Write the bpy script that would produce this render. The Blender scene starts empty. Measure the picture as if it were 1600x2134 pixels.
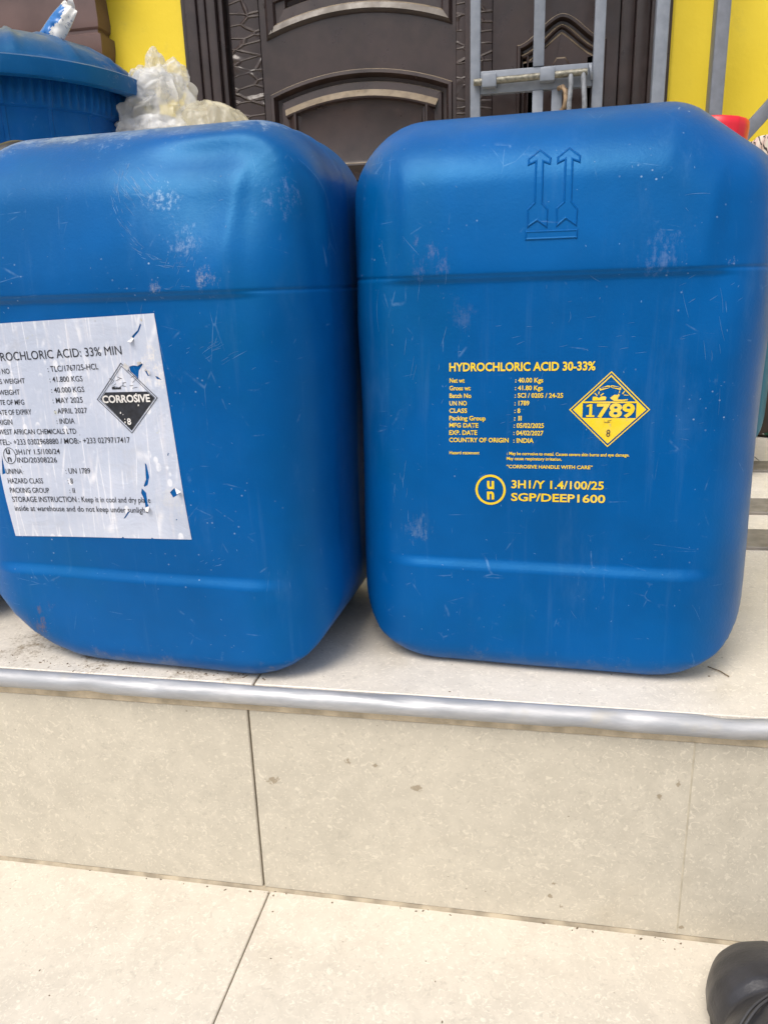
import bpy, bmesh, math, random
import numpy as np
from mathutils import Vector, Matrix, noise as mnoise

SC = bpy.context.scene
COL = SC.collection
RAD = math.radians

# ------------------------------------------------------------------ camera
YAW, PITCH, ROLL = 0.19034, 0.28826, -0.03169
CAM = Vector((0.0, -0.53227, 0.31117))
fwd = Vector((-math.sin(YAW)*math.cos(PITCH), math.cos(YAW)*math.cos(PITCH), -math.sin(PITCH)))
rgt = Vector((math.cos(YAW), math.sin(YAW), 0))
upv = rgt.cross(fwd)
r2 = math.cos(ROLL)*rgt + math.sin(ROLL)*upv
u2 = -math.sin(ROLL)*rgt + math.cos(ROLL)*upv
cd = bpy.data.cameras.new('camera')
cam = bpy.data.objects.new('camera', cd)
COL.objects.link(cam)
M = Matrix((r2, u2, -fwd)).transposed().to_4x4()
M.translation = CAM
cam.matrix_world = M
cd.sensor_fit = 'VERTICAL'
cd.sensor_height = 36.0
cd.lens = 36.0*1600/2134
cd.clip_start = 0.02
cd.clip_end = 500
SC.camera = cam

# ------------------------------------------------------------------ light: bright overcast day
SUN_EL, SUN_AZ = RAD(58), RAD(205)          # azimuth clockwise from +Y: behind the camera, a little left
w = bpy.data.worlds.new('World')
SC.world = w
w.use_nodes = True
nt = w.node_tree
sky = nt.nodes.new('ShaderNodeTexSky')
sky.sky_type = 'NISHITA'
sky.sun_disc = False
sky.sun_elevation = SUN_EL
sky.sun_rotation = SUN_AZ
sky.dust_density = 4.0
sky.air_density = 1.0
hs = nt.nodes.new('ShaderNodeHueSaturation')
hs.inputs['Saturation'].default_value = 0.55
bg = nt.nodes['Background']
bg.inputs['Strength'].default_value = 0.12
nt.links.new(sky.outputs[0], hs.inputs['Color'])
nt.links.new(hs.outputs[0], bg.inputs['Color'])
sl = bpy.data.lights.new('sun', 'SUN')
sl.energy = 1.3
sl.angle = RAD(35)
sl.color = (1.0, 0.93, 0.83)
so = bpy.data.objects.new('sun', sl)
COL.objects.link(so)
sd = Vector((math.sin(SUN_AZ)*math.cos(SUN_EL), math.cos(SUN_AZ)*math.cos(SUN_EL), math.sin(SUN_EL)))
so.rotation_euler = sd.to_track_quat('Z', 'Y').to_euler()
so.location = sd*20
SC.view_settings.view_transform = 'Standard'
SC.view_settings.look = 'None'
SC.view_settings.gamma = 1.0
SC.view_settings.use_curve_mapping = False
SC.view_settings.exposure = 0.60

# ------------------------------------------------------------------ materials
class NT:
    """small node-graph helper"""
    def __init__(s, name):
        s.m = bpy.data.materials.new(name)
        s.m.use_nodes = True
        s.t = s.m.node_tree
        s.b = s.t.nodes['Principled BSDF']
        s.tc = s.t.nodes.new('ShaderNodeTexCoord')
    def n(s, typ, **kw):
        x = s.t.nodes.new(typ)
        for k, v in kw.items(): setattr(x, k, v)
        return x
    def l(s, a, b): s.t.links.new(a, b)
    def put(s, sock, v):
        if hasattr(v, 'is_output') or isinstance(v, bpy.types.NodeSocket): s.l(v, sock)
        else: sock.default_value = v
    def coord(s, scale=(1,1,1), loc=(0,0,0), rot=(0,0,0), src='Object'):
        mp = s.n('ShaderNodeMapping')
        s.l(s.tc.outputs[src], mp.inputs[0])
        mp.inputs['Scale'].default_value = scale
        mp.inputs['Location'].default_value = loc
        mp.inputs['Rotation'].default_value = rot
        return mp.outputs[0]
    def noise(s, scale, detail=4, rough=.55, vec=None, dist=0.0):
        x = s.n('ShaderNodeTexNoise')
        x.inputs['Scale'].default_value = scale
        x.inputs['Detail'].default_value = detail
        x.inputs['Roughness'].default_value = rough
        x.inputs['Distortion'].default_value = dist
        s.l(vec if vec is not None else s.tc.outputs['Object'], x.inputs['Vector'])
        return x.outputs[0]
    def voro(s, scale, feature='F1', vec=None, rnd=1.0):
        x = s.n('ShaderNodeTexVoronoi', feature=feature)
        x.inputs['Scale'].default_value = scale
        x.inputs['Randomness'].default_value = rnd
        s.l(vec if vec is not None else s.tc.outputs['Object'], x.inputs['Vector'])
        return x.outputs[0]
    def ramp(s, v, a, b, lo=0.0, hi=1.0):
        x = s.n('ShaderNodeMapRange', interpolation_type='SMOOTHSTEP')
        s.l(v, x.inputs[0])
        x.inputs[1].default_value = a; x.inputs[2].default_value = b
        x.inputs[3].default_value = lo; x.inputs[4].default_value = hi
        return x.outputs[0]
    def mul(s, a, b, op='MULTIPLY'):
        x = s.n('ShaderNodeMath', operation=op)
        s.put(x.inputs[0], a); s.put(x.inputs[1], b)
        return x.outputs[0]
    def mix(s, fac, a, b):
        x = s.n('ShaderNodeMix', data_type='RGBA')
        s.put(x.inputs[0], fac)
        s.put(x.inputs[6], a if not isinstance(a, tuple) else (*a[:3], 1))
        s.put(x.inputs[7], b if not isinstance(b, tuple) else (*b[:3], 1))
        return x.outputs[2]
    def blob(s, c, r, sc=60, soft=.5):
        """mask of a soft, ragged, slightly streaky patch round a point in object space"""
        d = s.n('ShaderNodeVectorMath', operation='DISTANCE')
        s.l(s.tc.outputs['Object'], d.inputs[0]); d.inputs[1].default_value = c
        f = s.ramp(d.outputs['Value'], 0, r*1.15, 1, 0)
        nz = s.noise(sc*.8, 8, .80)
        fine = s.noise(1, 5, .75, s.coord((sc*5, sc*5, sc*1.2), rot=(0, .5, 0)))
        k = s.mul(s.mul(nz, .62), s.mul(fine, .38), 'ADD')
        return s.ramp(s.mul(k, s.mul(s.mul(f, 1, 'SUBTRACT'), .34), 'ADD'), .46, .60)
    def bump(s, h, strength=.3, dist=.001, nrm=None):
        x = s.n('ShaderNodeBump')
        x.inputs['Strength'].default_value = strength
        x.inputs['Distance'].default_value = dist
        s.l(h, x.inputs['Height'])
        if nrm is not None: s.l(nrm, x.inputs['Normal'])
        return x.outputs[0]
    def out(s, col=None, rough=None, normal=None, spec=None, metal=None):
        if col is not None: s.put(s.b.inputs['Base Color'], col if not isinstance(col, tuple) else (*col[:3], 1))
        if rough is not None: s.put(s.b.inputs['Roughness'], rough)
        if normal is not None: s.l(normal, s.b.inputs['Normal'])
        if spec is not None: s.b.inputs['Specular IOR Level'].default_value = spec
        if metal is not None: s.b.inputs['Metallic'].default_value = metal
        return s.m

def plain(name, col, rough=.5, metal=0.0, spec=.5, var=.12, sc=30, bump=0.0):
    g = NT(name)
    f = g.ramp(g.noise(sc, 5), .3, .7)
    c = g.mix(f, tuple(x*(1-var) for x in col), tuple(min(1, x*(1+var)) for x in col))
    nb = g.bump(g.noise(sc*6, 3), bump, .002) if bump else None
    return g.out(c, rough, nb, spec, metal)

def blue_plastic(name, base, patches=(), seed=0.0, bands=()):
    g = NT(name)
    off = (seed, seed*1.7, seed*.6)
    v1 = g.coord((1, 1, 1), off)
    big = g.ramp(g.noise(7, 4, .6, v1), .35, .68)
    col = g.mix(big, tuple(x*.88 for x in base), tuple(x*1.12 for x in base))
    teal = g.ramp(g.noise(5, 5, .62, g.coord((1, 1, .8), (seed+2, 8, 1))), .48, .72)
    col = g.mix(g.mul(teal, .45), col, (base[0], base[1]*1.02, base[2]*.74))
    # chalky rub marks, drawn out downwards
    rub = g.ramp(g.noise(15, 8, .70, g.coord((1.6, 1, .5), off)), .52, .85)
    col = g.mix(g.mul(rub, .22), col, (.10, .24, .48))
    streak = g.ramp(g.noise(1, 6, .65, g.coord((95, 95, 5), off)), .56, .80)
    col = g.mix(g.mul(streak, .12), col, (.11, .25, .50))
    # fine hair scratches: thin voronoi cell walls, broken up
    for k, (sx, sz, rt) in enumerate(((60, 14, .12), (16, 60, -.1), (34, 34, .9))):
        e = g.voro(1.0, 'DISTANCE_TO_EDGE', g.mix(.04, g.coord((sx, sx, sz), (seed+k, k*3.1, 0), (0, rt, 0)), g.noise(30, 3)))
        line = g.ramp(e, .0, .022, 1, 0)
        gate = g.ramp(g.noise(24+8*k, 5, .65, g.coord((1, 1, 1), (k*5+seed, 0, 2))), .58, .72)
        col = g.mix(g.mul(g.mul(line, gate), .30), col, (.22, .38, .62))
    # small chips
    ch = g.ramp(g.voro(150, 'F1', v1), .07, .13, 1, 0)
    cg = g.ramp(g.noise(11, 4, .6, g.coord((1, 1, 1), (3+seed, 1, 7))), .57, .70)
    col = g.mix(g.mul(g.mul(ch, cg), .6), col, (.42, .53, .66))
    rough = g.ramp(g.noise(18, 5, .6, v1), .3, .7, .33, .46)
    for c, r, pc, st, sc in patches:
        mk = g.blob(c, r, sc)
        col = g.mix(g.mul(mk, st), col, pc)
    if bands:
        sz = g.n('ShaderNodeSeparateXYZ'); g.l(g.tc.outputs['Object'], sz.inputs[0])
        bn = g.noise(1, 7, .78, g.coord((90, 90, 60), (seed, 0, 3)))
        b2 = g.ramp(g.noise(9, 4, .6, g.coord((1, 1, .2), (seed+5, 2, 0))), .42, .62)
        for z0, hw, stn, pc in bands:
            dd = g.mul(g.mul(sz.outputs[2], z0, 'SUBTRACT'), 1.0, 'MULTIPLY')
            ab = g.n('ShaderNodeMath', operation='ABSOLUTE'); g.l(dd, ab.inputs[0])
            f = g.ramp(ab.outputs[0], 0, hw, 1, 0)
            mk = g.ramp(g.mul(bn, g.mul(f, .30, 'MULTIPLY'), 'ADD'), .72, .86)
            col = g.mix(g.mul(g.mul(mk, b2), stn), col, pc)
    # pebbled skin
    nb = g.bump(g.noise(420, 3, .6), .10, .0012)
    nb = g.bump(g.noise(60, 4, .6, v1), .10, .002, nb)
    g.b.inputs['Specular Tint'].default_value = (.18, .66, 1.0, 1)
    return g.out(col, rough, nb, .50)

def tile_mat(name, base=(.56, .50, .405), seed=0.0, dusty=.0, spots=()):
    g = NT(name)
    v = g.coord((1, 1, 1), (seed, seed*.7, seed*1.3))
    cloud = g.ramp(g.noise(4.5, 6, .62, v), .3, .72)
    col = g.mix(cloud, tuple(x*.91 for x in base), tuple(x*1.05 for x in base))
    mid = g.ramp(g.noise(42, 6, .68, v, .6), .36, .66)
    col = g.mix(g.mul(mid, .5), col, tuple(min(1, x*1.15+.01) for x in base))
    # small pale fossil flecks, each its own short curl
    n1 = g.noise(150, 4, .6, v, 2.4)
    pale = g.ramp(n1, .56, .64)
    col = g.mix(g.mul(pale, .46), col, tuple(min(1, x*1.36+.04) for x in base))
    n3 = g.noise(70, 5, .62, g.coord((1, 1, 1), (seed+2, 6, 1)), 3.0)
    pale2 = g.ramp(n3, .60, .67)
    col = g.mix(g.mul(pale2, .34), col, tuple(min(1, x*1.30+.03) for x in base))
    n2 = g.noise(170, 5, .65, g.coord((1, 1, 1), (seed+4, 2, 1)), 1.6)
    dk = g.ramp(n2, .55, .68)
    col = g.mix(g.mul(dk, .44), col, tuple(x*.70 for x in base))
    for c, r in spots:
        if r < .03:
            d = g.n('ShaderNodeVectorMath', operation='DISTANCE')
            g.l(g.tc.outputs['Object'], d.inputs[0]); d.inputs[1].default_value = c
            nz = g.noise(1.1/r, 4, .7)
            mk = g.ramp(g.mul(d.outputs['Value'], g.mul(nz, r*2.2), 'ADD'), r*1.25, r*1.5, .75, 0)
        else: mk = g.blob(c, r, 70)
        col = g.mix(g.mul(mk, .8), col, (.20, .14, .07))
    # dark pores
    p = g.ramp(g.voro(1, 'F1', g.coord((90, 150, 150), (seed, 3, 1), (0, .3, .4))), .05, .12, 1, 0)
    pg = g.ramp(g.noise(24, 3, .6, v), .55, .66)
    col = g.mix(g.mul(g.mul(p, pg), .7), col, (.14, .10, .06))
    # grimy brown smears
    gr = g.ramp(g.noise(9, 6, .65, g.coord((1, 1, 1), (seed+9, 3, 5))), .58, .78)
    col = g.mix(g.mul(gr, .22+dusty), col, (.30, .23, .13))
    rough = g.ramp(g.noise(30, 4), .3, .7, .34, .52)
    nb = g.bump(g.noise(240, 4, .6, v), .12, .0006)
    return g.out(col, rough, nb, .4)

def door_mat(name, base=(.031, .0195, .0180), crackle=False):
    g = NT(name)
    n1 = g.noise(9, 6, .65)
    col = g.mix(g.ramp(n1, .35, .7), tuple(x*.75 for x in base), tuple(x*1.4 for x in base))
    # reddish rub and grey dust blotches
    col = g.mix(g.mul(g.ramp(g.noise(5, 5, .6, g.coord((1, 1, 1), (4, 0, 2))), .5, .75), .45), col, (.058, .033, .028))
    sp = g.ramp(g.noise(120, 4, .7), .62, .76)
    sg = g.ramp(g.noise(6, 4, .6, g.coord((1, 1, 1), (1, 7, 0))), .5, .7)
    col = g.mix(g.mul(g.mul(sp, sg), .5), col, (.25, .21, .17))
    # dust settled on upward faces of the mouldings
    geo = g.n('ShaderNodeNewGeometry')
    sx = g.n('ShaderNodeSeparateXYZ')
    g.l(geo.outputs['Normal'], sx.inputs[0])
    du = g.ramp(sx.outputs[2], .22, .62)
    dn = g.ramp(g.noise(40, 4), .25, .6, .55, 1)
    col = g.mix(g.mul(du, dn), col, (.24, .19, .13))
    rough = g.ramp(g.noise(25, 4), .3, .7, .27, .46)
    if crackle:
        v = g.coord((9, 1, 26))
        v2 = g.mix(.16, v, g.noise(14, 3))
        e = g.voro(1.6, 'DISTANCE_TO_EDGE', v2)
        h = g.ramp(e, 0, .10, 1, 0)
        gt = g.ramp(g.noise(8, 2, .5), .38, .55)
        h = g.mul(h, gt)
        nb = g.bump(h, .9, .006)
        col = g.mix(g.mul(h, .35), col, (.16, .13, .12))
    else:
        nb = g.bump(g.noise(150, 4, .6), .12, .001)
    return g.out(col, rough, nb, .5)

BLUE = (.0003, .080, .292)
M_tile = tile_mat('porcelain_tile', (.595, .547, .465), 0, .03)
M_riser = tile_mat('riser_tile', (.545, .50, .41), 3.1, .04, [((-.206, 0, -.088), .012), ((-.139, 0, -.066), .010), ((-.116, 0, -.066), .006), ((-.083, 0, -.085), .010), ((.106, 0, -.073), .008), ((.119, 0, -.06), .006), ((.03, 0, -.165), .005), ((.027, 0, -.178), .006), ((.037, 0, -.187), .005), ((.131, 0, -.194), .006)])
M_floor = tile_mat('porch_tile', (.66, .61, .53), 6.2, .04, [((-.44, .05, 0), .16), ((-.36, .02, 0), .10), ((-.28, .015, 0), .07), ((-.24, .012, 0), .04)])
M_grout = plain('grout', (.24, .19, .125), .9, var=.3, bump=.3)
M_strip = plain('dark_tile', (.21, .19, .165), .5, var=.2, sc=60)
M_alu = None
M_door = door_mat('brown_door')
M_crack = door_mat('brown_door_crackle', crackle=True)
M_frame = door_mat('brown_frame', (.033, .022, .021))
M_grey = plain('grey_paint', (.215, .24, .285), .45, var=.10, sc=40, bump=.1)
M_gdark = plain('grey_paint_shaft', (.20, .215, .235), .5, var=.3, sc=60, bump=.3)
M_ink = plain('black_ink', (.012, .014, .022), .6, var=.2)
M_yellow_print = None
M_black = plain('black_plastic', (.02, .018, .016), .45, var=.3)

def yellow_wall():
    g = NT('yellow_wall_paint')
    c = g.mix(g.ramp(g.noise(3, 4), .3, .7), (.80, .60, .035), (.86, .66, .05))
    c = g.mix(g.mul(g.ramp(g.noise(12, 7, .72), .54, .76), .35), c, (.52, .40, .07))
    return g.out(c, .6, g.bump(g.noise(55, 6, .65), .30, .003), .3)
M_wall = yellow_wall()

def print_mat():
    g = NT('yellow_print')
    wear = g.ramp(g.noise(150, 5, .7), .60, .72)
    pale = g.ramp(g.noise(40, 4), .45, .7)
    c = g.mix(g.mul(pale, .35), (.86, .60, .012), (.85, .66, .25))
    c = g.mix(g.mul(wear, .75), c, (.16, .24, .34))
    return g.out(c, .5)
M_yellow_print = print_mat()

def alu():
    g = NT('worn_aluminium')
    v = g.coord((.25, 1, 1))
    c = g.mix(g.ramp(g.noise(60, 5, .65, v), .35, .7), (.36, .37, .39), (.50, .50, .51))
    c = g.mix(g.mul(g.ramp(g.noise(25, 5), .6, .72), .5), c, (.45, .42, .36))
    return g.out(c, g.ramp(g.noise(40, 4, .6, v), .3, .7, .40, .6), g.bump(g.noise(60, 4, .6, v), .35, .003), .4, .35)
M_alu = alu()

def label_mat():
    g = NT('weathered_label')
    col = g.mix(g.ramp(g.noise(14, 5), .35, .68), (.47, .52, .64), (.58, .62, .73))
    st = g.ramp(g.noise(1, 6, .65, g.coord((190, 1, 12), (0, 0, 0), (0, .10, 0))), .52, .72)
    col = g.mix(g.mul(st, .42), col, (.74, .71, .74))
    thin = g.ramp(g.voro(1, 'DISTANCE_TO_EDGE', g.mix(.05, g.coord((95, 1, 9), (2, 0, 0), (0, .16, 0)), g.noise(40, 4))), 0, .05, 1, 0)
    tg = g.ramp(g.noise(28, 3), .42, .56)
    col = g.mix(g.mul(g.mul(thin, tg), .6), col, (.84, .84, .88))
    dr = g.ramp(g.voro(1, 'F1', g.mix(.05, g.coord((120, 1, 75)), g.noise(90, 2))), .20, .30, 1, 0)
    dg = g.ramp(g.noise(38, 3, .6, g.coord((1, 1, 1), (5, 5, 5))), .47, .56)
    col = g.mix(g.mul(g.mul(dr, dg), .75), col, (.82, .83, .88))
    tn = g.blob((-.095, -.11, .285), .035, 60)
    col = g.mix(g.mul(tn, .7), col, (.62, .50, .42))
    wl = g.blob((.040, -.11, .256), .050, 70)
    col = g.mix(g.mul(wl, .85), col, (.80, .75, .70))
    wl2 = g.blob((.045, -.11, .150), .05, 60)
    col = g.mix(g.mul(wl2, .6), col, (.60, .60, .62))
    sp = g.ramp(g.voro(200, 'F1'), .06, .12, 1, 0)
    col = g.mix(g.mul(g.mul(sp, g.ramp(g.noise(30, 3), .56, .66)), .7), col, (.18, .16, .15))
    ye = g.ramp(g.noise(60, 4, .6, g.coord((1, 1, 1), (8, 1, 3))), .68, .78)
    col = g.mix(g.mul(ye, .5), col, (.55, .52, .22))
    gy = g.ramp(g.noise(24, 5, .65, g.coord((1, 1, 1), (2, 9, 3))), .60, .74)
    col = g.mix(g.mul(gy, .4), col, (.45, .46, .50))
    return g.out(col, .38, g.bump(g.noise(26, 4, .6, dist=.8), .35, .004, g.bump(g.noise(110, 5, .65), .35, .0015)), .5)
M_label = label_mat()
M_white = plain('white_paper', (.74, .72, .70), .6)

# ------------------------------------------------------------------ object helpers
def link(o, parent=None):
    COL.objects.link(o)
    if parent: o.parent = parent
    return o
def mesh_obj(name, verts, faces, mats, parent=None, smooth=True, autosmooth=None):
    me = bpy.data.meshes.new(name)
    me.from_pydata([tuple(v) for v in verts], [], [tuple(f) for f in faces])
    for m in (mats if isinstance(mats, (list, tuple)) else [mats]): me.materials.append(m)
    me.update()
    if smooth: me.polygons.foreach_set('use_smooth', [True]*len(me.polygons))
    o = bpy.data.objects.new(name, me)
    if autosmooth: me.set_sharp_from_angle(angle=RAD(autosmooth))
    return link(o, parent)
def bm_obj(name, bm, mats, parent=None, smooth=False, sharp=None):
    me = bpy.data.meshes.new(name)
    bmesh.ops.recalc_face_normals(bm, faces=bm.faces)
    bm.to_mesh(me); bm.free()
    for m in (mats if isinstance(mats, (list, tuple)) else [mats]): me.materials.append(m)
    if smooth or sharp:
        me.polygons.foreach_set('use_smooth', [True]*len(me.polygons))
        if sharp: me.set_sharp_from_angle(angle=RAD(sharp))
    return link(bpy.data.objects.new(name, me), parent)
def tag(o, label, cat, group=None):
    o['label'] = label; o['category'] = cat
    if group: o['group'] = group
    return o
def struct(o):
    o['kind'] = 'structure'; return o
def thing(name, label, cat, loc=(0,0,0), rz=0, group=None):
    o = bpy.data.objects.new(name, None)
    o.empty_display_size = .05
    o.location = loc; o.rotation_euler = (0, 0, rz)
    COL.objects.link(o)
    return tag(o, label, cat, group)
def add_box(bm, x0, x1, y0, y1, z0, z1, bev=0.0, seg=2, mat=None):
    t = bmesh.new()
    bmesh.ops.create_cube(t, size=1)
    for v in t.verts:
        v.co = Vector((x0+(v.co.x+.5)*(x1-x0), y0+(v.co.y+.5)*(y1-y0), z0+(v.co.z+.5)*(z1-z0)))
    if bev: bmesh.ops.bevel(t, geom=list(t.edges), offset=bev, segments=seg, affect='EDGES', profile=.5)
    if mat is not None: t.transform(mat)
    me = bpy.data.meshes.new('tmp'); t.to_mesh(me); t.free(); bm.from_mesh(me); bpy.data.meshes.remove(me)
def add_tube(bm, pts, r, seg=12, cap=True, rfun=None):
    pts = [Vector(p) for p in pts]
    rings = []
    prev = None
    for i, p in enumerate(pts):
        d = (pts[min(i+1, len(pts)-1)]-pts[max(i-1, 0)]).normalized()
        a = Vector((0, 0, 1)) if abs(d.z) < .9 else Vector((1, 0, 0))
        if prev is not None: a = prev
        u = (a-d*a.dot(d)).normalized(); v = d.cross(u); prev = u
        rr = rfun(i/(len(pts)-1)) if rfun else r
        rings.append([bm.verts.new(p+(u*math.cos(2*math.pi*k/seg)+v*math.sin(2*math.pi*k/seg))*rr) for k in range(seg)])
    for a, b in zip(rings, rings[1:]):
        for k in range(seg): bm.faces.new((a[k], a[(k+1) % seg], b[(k+1) % seg], b[k]))
    if cap: bm.faces.new(rings[0][::-1]); bm.faces.new(rings[-1])
def lathe(bm, prof, seg=48, rmod=None, cx=0, cy=0):
    rings = []
    for r, z in prof:
        ring = []
        for k in range(seg):
            a = 2*math.pi*k/seg
            rr = r if rmod is None else rmod(r, z, a)
            ring.append(bm.verts.new((cx+rr*math.cos(a), cy+rr*math.sin(a), z)))
        rings.append(ring)
    for a, b in zip(rings, rings[1:]):
        for k in range(seg): bm.faces.new((a[k], a[(k+1) % seg], b[(k+1) % seg], b[k]))
    bm.faces.new(rings[-1]); bm.faces.new(rings[0][::-1])

# ------------------------------------------------------------------ setting: floors and step
def slab_floor(name, rects, top, thick, mat, bev=.0008):
    bm = bmesh.new()
    for x0, x1, y0, y1 in rects: add_box(bm, x0, x1, y0, y1, top-thick, top, bev, 1)
    return struct(bm_obj(name, bm, mat))
G = .0008
def cuts(a0, a1, js):
    js = [a0]+sorted(j for j in js if a0 < j < a1)+[a1]
    return list(zip(js, js[1:]))
ZT = -.204                                         # lower tread
xj = [-.2165+.61*k for k in range(-6, 7)]
slab_floor('porch_floor', [(a+G, b-G, c+G, d-G) for a, b in cuts(-3.4, 3.4, xj) for c, d in cuts(.001, 2.6, [.61, 1.22, 1.83])], 0, .01, M_floor)
slab_floor('lower_tread', [(a+G*.7, b-G*.7, c+G, d-G) for a, b in cuts(-3.4, 3.4, xj) for c, d in cuts(-.70, -.0015, [])], ZT, .01, M_tile)
bm = bmesh.new()
add_box(bm, -3.4, 3.4, .004, 2.6, -.215, -.003)
add_box(bm, -3.4, 3.4, -.70, .004, -.40, ZT-.003)
struct(bm_obj('step_core', bm, M_grout))
bm = bmesh.new()
for a, b in cuts(-3.4, 3.4, [-.2225+.61*k for k in range(-6, 7)]):
    add_box(bm, a+G, b-G, -.0005, .006, ZT+.0018, -.0235, .0008, 1)
struct(bm_obj('step_riser', bm, M_riser))
bm = bmesh.new()
add_box(bm, .1273, .1287, -.0007, .004, ZT+.004, -.0236, .0002, 1)
struct(bm_obj('filled_joint', bm, plain('beige_filler', (.47, .42, .325), .7, var=.12, sc=120)))
V, F = [], []
for i in range(900):                                # uneven bead of grout where riser meets tread
    x = -1.8+3.6*i/899
    h_ = .0022+.0016*abs(mnoise.noise(Vector((x*22, 0, 5))))+.0010*mnoise.noise(Vector((x*90, 3, 0)))
    V += [(x, -.0007-h_*1.1, ZT-.002), (x, -.0009-h_*.5, ZT+h_*.45), (x, .002, ZT+h_)]
for i in range(899): F += [(3*i, 3*i+3, 3*i+4, 3*i+1), (3*i+1, 3*i+4, 3*i+5, 3*i+2)]
struct(mesh_obj('grout_bead', V, F, plain('grout_bead', (.36, .305, .22), .8, var=.35, sc=40, bump=.3)))
bm = bmesh.new()
for x0, x1, y0, y1, z0, z1 in [(-3.4, 3.4, -.0022, .0035, -.0232, -.0085)]:
    add_box(bm, x0, x1, y0, y1, z0, z1, .0015, 1)
struct(bm_obj('mortar_bed', bm, plain('mortar', (.54, .45, .32), .9, var=.25, sc=50, bump=.5)))
bm = bmesh.new()                                    # dark inlaid bands of the porch floor
for i, (y0, y1) in enumerate(((.378, .449), (.524, .596), (.768, .837), (1.65, 1.723), (1.874, 1.925))):
    add_box(bm, .20, 3.4, y0, y1, -.002, .004, .0008, 1)
struct(bm_obj('floor_bands', bm, M_strip))
bm = bmesh.new()
n = 400
v = [bm.verts.new(p) for p in ((-200, -200, -.42), (200, -200, -.42), (200, 200, -.42), (-200, 200, -.42))]
bm.faces.new(v)
struct(bm_obj('ground', bm, plain('yard_ground', (.16, .15, .13), .9, var=.15, sc=3)))

# metal nosing along the step edge
def nosing():
    V, F = [], []
    NX, NS = 700, 18
    xs = np.linspace(-1.8, 1.8, NX)
    for x in xs:
        for k in range(NS):
            a = 2*math.pi*k/NS
            r = .0082
            p = Vector((x*9, math.cos(a)*.9, math.sin(a)*.9))
            nn = mnoise.noise(Vector((x*14, math.cos(a)*.6, math.sin(a)*.6)))
            d = -max(0, nn-.25)*.007 + mnoise.noise(Vector((x*3, 1.3, 0)))*.0005
            for dx_, da_, dd_ in ((.078, 2.6, .0026), (-.30, 2.4, .0022), (-.36, 3.4, .0018), (-.17, 2.2, .0012)):
                d -= dd_*math.exp(-((x-dx_)/.012)**2)*max(0, math.cos(a-da_))**2
            rr = r+d
            V.append((x, -.0046+math.cos(a)*rr, -.0064+math.sin(a)*rr*.95))
    for i in range(NX-1):
        for k in range(NS):
            F.append((i*NS+k, i*NS+(k+1) % NS, (i+1)*NS+(k+1) % NS, (i+1)*NS+k))
    F.append(tuple(range(NS))[::-1]); F.append(tuple((NX-1)*NS+k for k in range(NS)))
    o = mesh_obj('step_nosing', V, F, M_alu)
    tag(o, 'dented silver metal nosing running along the edge of the tiled step', 'trim')
nosing()

# ------------------------------------------------------------------ back wall, door, frame
YW = 1.93
bm = bmesh.new()
add_box(bm, -4.2, -1.036, YW, YW+.2, 0.0, 3.0)
add_box(bm, .357, 4.2, YW, YW+.2, 0.0, 3.0)
add_box(bm, -1.036, .357, YW, YW+.2, 2.22, 3.0)
tag(bm_obj('house_wall', bm, M_wall), 'bright yellow painted wall on both sides of the brown door', 'wall')
bm = bmesh.new()
for a, b in cuts(.40, 4.1, [.40+.6*k for k in range(1, 8)]):
    add_box(bm, a+.001, b-.001, YW-.012, YW-.002, .004, .10, .002, 1)
tag(bm_obj('wall_skirting', bm, M_riser), 'beige tiled skirting at the foot of the yellow wall, right of the door', 'skirting')

# nested mouldings
def offset_path(pts, d):
    n = len(pts); out = []
    for i in range(n):
        p0, p1, p2 = Vector(pts[i-1]), Vector(pts[i]), Vector(pts[(i+1) % n])
        e1 = (p1-p0).normalized(); e2 = (p2-p1).normalized()
        n1 = Vector((-e1.y, e1.x)); n2 = Vector((-e2.y, e2.x))
        m = (n1+n2); k = m.length_squared
        m = m*(2/k) if k > 1e-6 else n1
        if m.length > 2.2: m = m.normalized()*2.2
        out.append(tuple(p1+m*d))
    return out
def arch_path(x0, x1, z0, zc, rise, n=22, bottom_rise=0.0):
    """counter-clockwise outline: straight sides, arched top (and optionally arched bottom)"""
    pts = []
    for i in range(n+1):
        t = i/n
        pts.append((x0+(x1-x0)*t, z0+bottom_rise*(1-(2*t-1)**2)))
    for i in range(n+1):
        t = i/n
        pts.append((x1+(x0-x1)*t, zc+rise*(1-(2*t-1)**2)))
    return pts
def ogee_path(x0, x1, z0, zc, rise, n=28):
    pts = [(x0, z0), (x1, z0)]
    for i in range(n+1):
        t = i/n
        s = 1-abs(2*t-1)
        f = s*s*(3-2*s)
        pts.append((x1+(x0-x1)*t, zc+rise*f))
    return pts
def relief(bm, path, prof, y0, cap_mat=0):
    loops = []
    for ins, dep in prof:
        q = offset_path(path, ins) if ins else path
        loops.append([bm.verts.new((x, y0-dep, z)) for x, z in q])
    n = len(path)
    for a, b in zip(loops, loops[1:]):
        for k in range(n): bm.faces.new((a[k], a[(k+1) % n], b[(k+1) % n], b[k]))
    es = []
    L = loops[-1]
    f = bm.faces.new(L)
    bmesh.ops.triangulate(bm, faces=[f])
    return loops[0]
def panel_face(bm, x0, x1, z0, z1, y, holes):
    ol = [bm.verts.new(p) for p in ((x0, y, z0), (x1, y, z0), (x1, y, z1), (x0, y, z1))]
    ed = [bm.edges.new((ol[i], ol[(i+1) % 4])) for i in range(4)]
    for h in holes:
        for i in range(len(h)):
            e = bm.edges.get((h[i], h[(i+1) % len(h)])) or bm.edges.new((h[i], h[(i+1) % len(h)]))
            ed.append(e)
    bmesh.ops.triangle_fill(bm, use_beauty=True, use_dissolve=False, edges=ed)

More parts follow.
